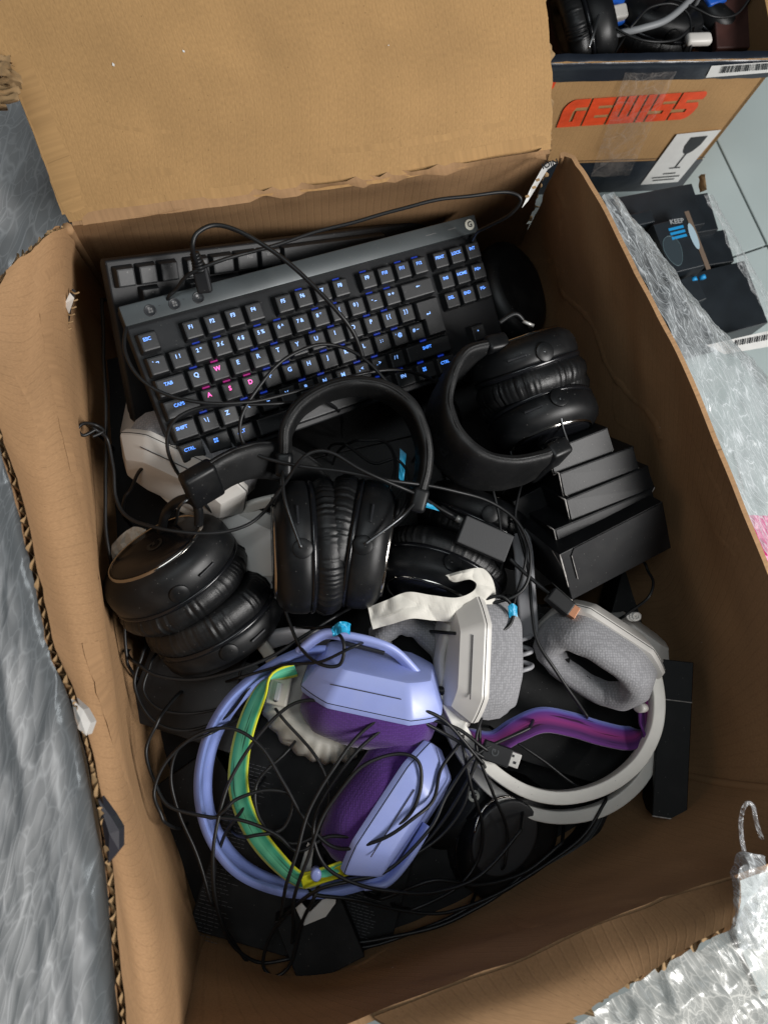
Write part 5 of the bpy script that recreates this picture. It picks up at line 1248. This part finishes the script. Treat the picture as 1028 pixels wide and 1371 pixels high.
def g_quad(name, u0, u1, h0, h1, m, out=.0012, parent=gf):
    return obj(name, [gp_(u0, h0, out), gp_(u1, h0, out), gp_(u1, h1, out), gp_(u0, h1, out)], [(0, 1, 2, 3)], m, parent)
g_quad('dark_band', -.001, gW + .001, .0, .074, M_navy)
tl = g_quad('edge_line', -.001, gW + .001, .0775, .0788, M_ink)
# taped dark rim folded over the top edge
rows = []
for i in range(6):
    row = []
    for j in range(40):
        u = gW * j / 39; k = i / 5
        out_ = .0022 if k < .7 else .0022 - (k - .7) / .3 * .012
        h = gH - .027 + min(k, .7) / .7 * .028 + .0012 * NZ.noise(V((u * 40, i, 0)))
        row.append(gp_(u, h, out_ + .0012 * NZ.noise(V((u * 60, i * .8, 3)))))
    rows.append(row)
v, f = grid_sheet(rows); obj('tape_rim', v, f, M_navy, gw, True)
# lettering: slanted block letters with slit counters, last letter rounded off
def poly(pts): return pts
def arc(cx, cy, r, a0, a1, n=7, sx=1.0): return [(cx + r * sx * math.cos(math.radians(a0 + (a1 - a0) * i / n)), cy + r * math.sin(math.radians(a0 + (a1 - a0) * i / n))) for i in range(n + 1)]
LET = []
def R_(x0, x1, y0, y1): LET.append([(x0, y0), (x1, y0), (x1, y1), (x0, y1)])
x = 0
LET.append([(.02, 0), (.42, 0), (.42, .56), (.50, .70), (.94, .70), (.94, 1)] + arc(.44, .56, .44, 90, 180, 8))     # G outer sweep
R_(.55, .94, 0, .58); R_(.42, .55, 0, .20)
x = 1.02                                                                                               # E
R_(x, x + .34, 0, 1); R_(x + .34, x + .88, .72, 1); R_(x + .34, x + .88, .38, .62); R_(x + .34, x + .88, 0, .28)
x = 1.98                                                                                               # W
R_(x, x + .32, 0, 1); R_(x + .32, x + .40, 0, .26); R_(x + .40, x + .70, 0, 1); R_(x + .70, x + .78, 0, .26); R_(x + .78, x + 1.10, 0, 1)
x = 3.16; R_(x, x + .32, 0, 1)                                                                           # I
x = 3.56                                                                                               # S
R_(x, x + .84, .72, 1); R_(x, x + .32, .40, .72); R_(x + .32, x + .84, .40, .62); R_(x + .52, x + .84, .28, .40); R_(x, x + .84, 0, .28)
x = 4.48                                                                                               # S, rounded at its ends
LET.append([(x, .72), (x + .96, .72)] + arc(x + .80, .84, .16, -48, 90, 6) + [(x, 1)])
R_(x, x + .32, .40, .72)
LET.append([(x + .32, .40), (x + .92, .40), (x + .90, .50), (x + .82, .62), (x + .32, .62)])
LET.append([(x, 0), (x + .50, 0)] + arc(x + .50, .40, .40, -80, 0, 6) + [(x + .52, .40), (x + .52, .28), (x, .28)])
lu0, lh0, lsx, lsy, shear = .0, 0, 0, 0, .45
pA, pB, pT = None, None, None
def g_uv(px, py):
    """face coordinates under a pixel, to measure the print"""
    r = RW @ V(((px - CX) / FPX, -(py - CY) / FPX, -1)); o_ = V((0, 0, CAMH)); t = (gp_(0, 0) - o_).dot(gn) / r.dot(gn); q = o_ + r * t - gp_(0, 0)
    return q.dot(gx), q.z
u_bl, h_bl = g_uv(744, 169); u_br, h_br = g_uv(925, 157); u_tr, h_tr = g_uv(951, 117); u_tl, h_tl = g_uv(758, 132)
lw = 5.46
for i, pl in enumerate(LET):
    v = [gp_(u_bl + a / lw * (u_br - u_bl) + b * (u_tl - u_bl) * .6, h_bl + (h_br - h_bl) * a / lw + b * (h_tl - h_bl), .0016) for a, b in pl]
    obj('red_lettering', v, [tuple(range(len(v)))], M_red, gf)
q = [g_uv(*p) for p in ((737, 95), (750, 94), (741, 115), (737, 118))]
obj('red_lettering', [gp_(a, b, .0016) for a, b in q], [(0, 3, 2, 1)], M_red, gf)
# fragile label with the wine glass
lab = [g_uv(*p) for p in ((857, 245), (907, 241), (965, 171), (906, 177))]
obj('fragile_label', [gp_(a, b, .0024) for a, b in lab], [(0, 1, 2, 3)], M_white_print, gf)
def labp(s, t, out=.003):
    a = V((*lab[0], 0)).lerp(V((*lab[1], 0)), s); b = V((*lab[3], 0)).lerp(V((*lab[2], 0)), s); q = a.lerp(b, t); return gp_(q.x, q.y, out)
obj('wine_glass', [labp(*p) for p in [(.40, .92), (.78, .92), (.78, .76), (.70, .64), (.62, .60), (.56, .60), (.48, .64), (.40, .76)]], [tuple(range(8))[::-1]], M_ink, gf)
obj('wine_glass', [labp(*p) for p in [(.57, .60), (.61, .60), (.61, .34), (.57, .34)]], [(3, 2, 1, 0)], M_ink, gf)
obj('wine_glass', [labp(*p) for p in [(.45, .34), (.72, .34), (.72, .315), (.45, .315)]], [(3, 2, 1, 0)], M_ink, gf)
for t, s0, s1 in ((.20, .40, .72), (.13, .18, .88), (.07, .25, .80)):
    rn = random.Random(int(t * 100)); s_ = s0; v, f = [], []
    while s_ < s1:
        d = rn.uniform(.025, .05); b = len(v); v += [labp(s_, t), labp(s_ + d, t), labp(s_ + d, t + .028), labp(s_, t + .028)]; f.append((b, b + 1, b + 2, b + 3)); s_ += d + .012
    obj('fine_print', v, f, M_ink, gf)
bl = [g_uv(*p) for p in ((944, 100), (1040, 92), (1040, 78), (952, 84))]
obj('barcode_label', [gp_(a, b, .0034) for a, b in bl], [(0, 1, 2, 3)], M_white_print, gf)
rn = random.Random(3); v, f = [], []; s_ = .16
while s_ < .86:
    d = rn.choice((.006, .01, .018)); b = len(v)
    for ss, tt in ((s_, .35), (s_ + d, .35), (s_ + d, .95), (s_, .95)):
        a = V((*bl[0], 0)).lerp(V((*bl[1], 0)), ss); c = V((*bl[3], 0)).lerp(V((*bl[2], 0)), ss); q = a.lerp(c, tt); v.append(gp_(q.x, q.y, .0042))
    f.append((b, b + 1, b + 2, b + 3)); s_ += d + rn.choice((.008, .014))
obj('barcode', v, f, M_ink, gf)
# clear packing tape, slightly creased, over the middle of the face
for (pa, pb, pc, pd_) in (((790, 232), (815, 232), (868, 92), (836, 92)), ((815, 232), (842, 230), (905, 90), (868, 92))):
    c4 = [g_uv(*p) for p in (pa, pb, pc, pd_)]
    rows = []
    for i in range(14):
        row = []
        for j in range(5):
            a = V((*c4[0], 0)).lerp(V((*c4[1], 0)), j / 4); b = V((*c4[3], 0)).lerp(V((*c4[2], 0)), j / 4); q = a.lerp(b, i / 13)
            row.append(gp_(q.x, q.y, .0045 + .0012 * NZ.noise(V((q.x * 90, q.y * 60, 1)))))
        rows.append(row)
    v, f = grid_sheet(rows); obj('clear_tape', v, f, mat_film('clear_tape', .10, (.45, .40, .36), .15, (30, 90, 40), .15, .3), gf, True)
# what lies in that box
hN = empty('headset', P(765, 40, -.10), 'black headset in the lettered box beside the raised flap', 'headset', 'black leatherette headsets')
cup_black(hN, P(776, 28, -.045), (.80, .20, .28), (.25, .95, 0), .042, .056, 21, depth=1.0, face=False)
tube('yoke_wire', PP((788, 64, -.012), (796, 40, -.006), (806, 0, -.006)), .0016, M_steel, hN, 7, 6)
hN2 = empty('headset', P(870, 40, -.10), 'black headset lying deep in the lettered box', 'headset', 'black leatherette headsets')
cup_black(hN2, P(880, 30, -.075), (.1, .3, .9), (.95, .1, 0), .044, .056, 22, depth=.8, face=False)
cup_black(hN2, P(955, 15, -.080), (.3, .2, .9), (.4, .9, 0), .044, .056, 23, depth=.8, face=False)
pb_ = bar('blue_packet', P(815, 5, -.055), (.95, .3, 0), (-.3, .9, .3), (.055, .050, .012), M_bluecloth, None, .004, 3)
tag(pb_, 'bright blue packet with a white end in the lettered box', 'packet')
bar('packet_end', P(822, 18, -.050), (.95, .3, 0), (-.3, .9, .3), (.030, .016, .013), M_wplas, pb_, .003, 3)
cable([(833, 43, -.02), (858, 38, -.014), (888, 28, -.012), (915, 8, -.014), (935, -12, -.02)], 'thick pale grey cable in the lettered box', .0038, M_cabgrey, None)
for k, pts in enumerate(([(800, 0, -.02), (812, 25, -.015), (838, 45, -.014), (870, 55, -.014), (905, 52, -.018), (925, 36, -.02)], [(850, 30, -.012), (870, 10, -.010), (900, 4, -.012), (922, 20, -.016), (925, 50, -.02)], [(905, 0, -.016), (930, 10, -.014), (958, 22, -.016), (985, 18, -.02), (1005, -5, -.02)])):
    cable(pts, ('black cable sagging across the lettered box', 'black cable coiled in the middle of the lettered box', 'black cable at the far right of the lettered box')[k], .0019, None, None)
wc = bar('white_cap', P(935, 52, -.022), (.97, .1, 0), (-.1, .97, 0), (.030, .014, .010), M_wplas, None, .004, 3); tag(wc, 'small white plastic cap just inside the rim of the lettered box', 'cap')
bp_ = bar('brown_panel', P(1000, 10, -.05), (.97, .1, 0), (-.1, .95, .2), (.09, .10, .012), M_brown, None, .002, 3); tag(bp_, 'dark red-brown panel at the back of the lettered box', 'panel')
bb_ = bar('blue_packet', P(955, -2, -.045), (.9, .4, 0), (-.4, .9, 0), (.026, .02, .012), M_bluecloth, None, .003, 3); tag(bb_, 'small blue packet beside the red-brown panel', 'packet')

# black retail cartons below the lettered box
def px_carton(name, quad, z, h, label, m=M_pack_top, edges=(), group='black retail cartons on the floor'):
    A, B, C_, D = [P(*p, z) for p in quad]
    x = ((B - A) + (C_ - D)); Lx = x.length / 2; x.normalize(); y = (D - A) + (C_ - B); y = y - y.dot(x) * x; Ly = y.length / 2; y.normalize()
    cen = (A + B + C_ + D) / 4
    return carton(name, cen - V((0, 0, h / 2)), x, y, (Lx, Ly, h), label, group, m, edges)
M_pack_blue = mat('blue_black_carton', (.012, .017, .022), .42, noise_amt=.2)
px_carton('retail_carton', ((838, 322), (938, 298), (932, 246), (792, 268)), -.150, .10, 'long black retail carton directly below the lettered box', M_pack_blue)
r1, RM = px_carton('retail_carton', ((905, 316), (964, 306), (945, 258), (915, 262)), -.175, .08, 'plain black retail carton at the floor edge below the lettered box', M_pack_blue)
px_carton('retail_carton', ((930, 356), (990, 350), (964, 306), (908, 318)), -.185, .08, 'plain black retail carton beside the mouse carton', M_pack_blue)
mc, MM = px_carton('mouse_carton', ((915, 362), (962, 350), (908, 292), (858, 304)), -.125, .06, 'retail carton with a mouse picture and blue KEEP lettering', M_pack_blue)
msx, msy = .5, .5
v = []
for k in range(24):
    t = 2 * PI * k / 24; v.append(MM @ V((-.012 + .011 * math.cos(t) * (1 + .2 * math.sin(t)), -.006 + .020 * math.sin(t), .0304)))
obj('mouse_print', v, [tuple(range(24))], mat('mouse_print', (.035, .05, .06), .3), mc)
tube('mouse_outline', v, .0004, mat('mouse_outline', (.10, .16, .18), .4), mc, 5, 2, True)
M_print2 = mat('grey_print', (.33, .35, .36), .5)
text_on('lettering', 'KEEP', MM @ Matrix.Translation((.006, .030, .0306)) @ Matrix.Rotation(-.1, 4, 'Z'), .0085, M_print2, mc, bold=.0002)
for k in range(3): obj('blue_print', [MM @ V(q) for q in ((-.008, .020 - k * .006, .0306), (.012, .020 - k * .006, .0306), (.012, .0235 - k * .006, .0306), (-.008, .0235 - k * .006, .0306))], [(0, 1, 2, 3)], M_cyan, mc)
obj('hang_hole', [MM @ V((.020 + .0045 * math.cos(t), .006 + .018 * math.sin(t), .0308)) for t in [2 * PI * k / 18 for k in range(18)]], [tuple(range(18))], mat('hole_paper', (.35, .48, .56), .5), mc)
bar('tape_strip', MM @ V((.023, .0, .0304)), MM.to_3x3() @ V((0, 1, 0)), MM.to_3x3() @ V((1, 0, 0)), (.08, .006, .0006), mat('brown_tape', (.16, .12, .09), .3), mc, 0)
for k in range(2): loft('blue_dot', MM @ V((.008 + k * .012, -.0425, .018 - k * .0)), MM.to_3x3() @ V((0, -1, 0)), (0, 0, 1), [(-.001, .004, .004), (.0035, .004, .004)], M_cyan, mc, 16)
lc, LM = px_carton('logo_carton', ((945, 452), (1040, 430), (985, 350), (905, 372)), -.180, .08, 'large dark carton with round white emblem and barcode label', M_pack_blue)
lgp = LM @ V((.016, .026, .0256)); 
loft('emblem', lgp, (0, 0, 1), (0, 1, 0), [(-.001, .0062, .0062), (.0006, .0062, .0062), (.0008, .0058, .0058), (.0008, .0036, .0036), (.0002, .0034, .0034)], M_white_print, lc, 24)
obj('barcode_label', [P(945, 462, -.143), P(1040, 440, -.143), P(1040, 462, -.143), P(970, 474, -.143)], [(0, 1, 2, 3)], M_white_print, lc)
for k in range(16):
    a = P(985 + k * 3.2, 459 - k * .6, -.1422); bar('barcode', a, (.25, .9, 0), (.9, -.25, 0), (.008, .0009 if k % 3 else .0018, .0002), M_ink, lc, 0)
fine_print(lc, LM, -.03, .0, -.03, .01, .0256, 6, 12, mat('dim_print', (.06, .07, .08), .5))
px_carton('retail_carton', ((828, 308), (876, 296), (872, 280), (818, 292)), -.128, .022, 'thin black retail carton lying on the long carton below the lettered box', M_pack_blue)
px_carton('retail_carton', ((895, 420), (950, 398), (925, 368), (868, 392)), -.135, .05, 'black retail carton half under the film beside the mouse carton', M_pack_blue)
ps = crumple('tape_scrap', [PP((935, 236, -.11), (944, 232, -.10)), PP((938, 256, -.12), (946, 252, -.11))], 8, 8, M_flute, 'curled scrap of brown tape at the corner of the lettered box', 'tape', .004, 100, 3)
mg = crumple('pink_packet', [PP((1000, 690, -.02), (1050, 690, -.02)), PP((1012, 760, -.03), (1060, 780, -.03))], 14, 14, M_magenta, 'bright pink plastic packet outside the right-hand wall', 'packet', .004, 60, 6)

# ================================================================== stretch film round the box
def film(name, rails, ncol, nrow, m, label, amp, fr, seed, ridge=1.0, stretch=(1, 1, 1), sm=True):
    R = [resample(r, ncol) for r in rails]; rows = []
    cols = [resample([R[k][j] for k in range(len(R))], nrow) for j in range(ncol)]
    for i in range(nrow):
        row = []
        for j in range(ncol):
            p = cols[j][i]; q = V((p.x * stretch[0], p.y * stretch[1], p.z * stretch[2])) * fr + V((seed, 0, seed))
            d = 0; a = 1
            for o_ in range(2):
                d += a * (1 - 2 * abs(NZ.noise(q))); q = q * 2.1 + V((3, 1, 0)); a *= .45
            row.append(p + V((NZ.noise(q * .5) * .4, NZ.noise(q * .5 + V((5, 5, 5))) * .4, d)) * amp)
        rows.append(row)
    v, f = grid_sheet(rows); o = obj(name, v, f, m, None, sm)
    return tag(o, label, 'stretch film', 'stretch film round the boxes')
film('stretch_film', [PP((803, 268, .118), (852, 368, .116), (910, 482, .114), (970, 622, .112), (1032, 772, .112)),
                      PP((812, 262, .10), (872, 360, .09), (936, 470, .085), (1000, 610, .08), (1060, 740, .08)),
                      PP((822, 266, .06), (890, 352, .05), (955, 440, .04), (1030, 520, .03), (1090, 650, .03)),
                      PP((818, 272, -.06), (880, 360, -.08), (940, 440, -.09), (1000, 500, -.09), (1090, 600, -.09))], 150, 90, M_film, 'crumpled clear stretch film hanging outside the right-hand wall', .0055, 26, 1, stretch=(1.6, .7, 1))
film('stretch_film', [PP((940, 262, -.13), (975, 330, -.13), (1005, 390, -.13), (1040, 450, -.13)), PP((950, 262, -.15), (988, 330, -.17), (1020, 395, -.17), (1060, 460, -.17)), PP((948, 262, -.20), (992, 340, -.22), (1030, 400, -.22), (1070, 470, -.22))], 60, 24, M_clear, 'thin clear film edging the black retail cartons', .004, 45, 4, stretch=(1.6, .7, 1))
film('stretch_film', [PP((-80, 20, .06), (0, 40, .06), (60, 60, .05)), PP((-90, 200, .08), (10, 210, .075), (88, 240, .06)), PP((-100, 340, .09), (-10, 350, .085), (90, 320, .07)), PP((-120, 500, .09), (-40, 460, .08), (60, 400, .04))], 60, 80, M_film2, 'grey layered stretch film outside the far left corner', .004, 14, 2, stretch=(2.2, .8, 1))
film('stretch_film', [PP((-140, 420, .12), (-120, 560, .13), (-130, 800, .13), (-130, 1000, .13), (-130, 1250, .13), (-130, 1480, .13)), PP((-90, 430, .15), (-40, 580, .168), (-10, 780, .172), (20, 980, .172), (50, 1180, .172), (60, 1480, .172)),
                      PP((-60, 440, .16), (0, 580, .175), (50, 790, .182), (96, 965, .182), (128, 1130, .182), (155, 1450, .182)), PP((-40, 450, .12), (30, 640, .13), (80, 800, .14), (120, 980, .14), (150, 1150, .14), (180, 1450, .14))], 200, 70, M_film2, 'thick grey stretch film wrapped outside the left wall', .0035, 16, 3, stretch=(2.2, .7, 1))
film('stretch_film', [PP((690, 1430, .150), (760, 1372, .168), (820, 1330, .170), (890, 1286, .172), (955, 1250, .172), (1005, 1190, .168), (1040, 1120, .16)), PP((760, 1500, .150), (850, 1420, .165), (920, 1365, .172), (990, 1320, .172), (1030, 1260, .17), (1060, 1180, .16)),
                      PP((850, 1560, .10), (950, 1470, .12), (1020, 1400, .13), (1080, 1330, .13), (1120, 1200, .12))], 110, 60, M_film3, 'whitish crumpled stretch film outside the near wall', .0055, 26, 5, stretch=(1.2, 1.2, 1))
film('stretch_film', [PP((975, 1165, .178), (985, 1145, .180), (1000, 1140, .180), (1020, 1145, .178)), PP((978, 1200, .190), (990, 1195, .194), (1008, 1195, .194), (1030, 1200, .19)), PP((975, 1262, .188), (990, 1268, .192), (1012, 1270, .192), (1040, 1262, .188))], 40, 40, M_film, 'bunched tail of clear film over the near wall flap', .004, 60, 8)
tube_ = [P(996, 1140, .178), P(992, 1115, .176), P(993, 1090, .172), P(1000, 1076, .17), P(1008, 1080, .17), P(1012, 1100, .172), P(1020, 1125, .175)]
o = tube('film_strand', tube_, .0015, M_clear, None, 7, 8); tag(o, 'twisted loop of clear film at the near right corner', 'film strand')
# dark plastic bits caught on the torn left edge
for k, (quad_, lab_, m_) in enumerate(((((96, 936), (112, 950), (122, 968), (116, 985), (104, 975)), 'small white plastic bit on the torn left edge', M_wplas), (((132, 1070), (150, 1095), (160, 1112), (160, 1138), (146, 1156), (140, 1120)), 'dark plastic bit caught on the torn left edge', M_dark))):
    pts = [P(*q_, .205) for q_ in quad_]; c = sum(pts, V((0, 0, 0))) / len(pts); n = len(pts)
    v = [p + V((0, 0, .001)) for p in pts] + [p - V((0, 0, .012)) for p in pts] + [c + V((0, 0, .003))]
    o = obj('plastic_bit', v, [(i, (i + 1) % n, 2 * n) for i in range(n)] + [(i, n + i, n + (i + 1) % n, (i + 1) % n) for i in range(n)] + [tuple(range(n, 2 * n))[::-1]], m_, None, False)
    tag(o, lab_, 'plastic bit')
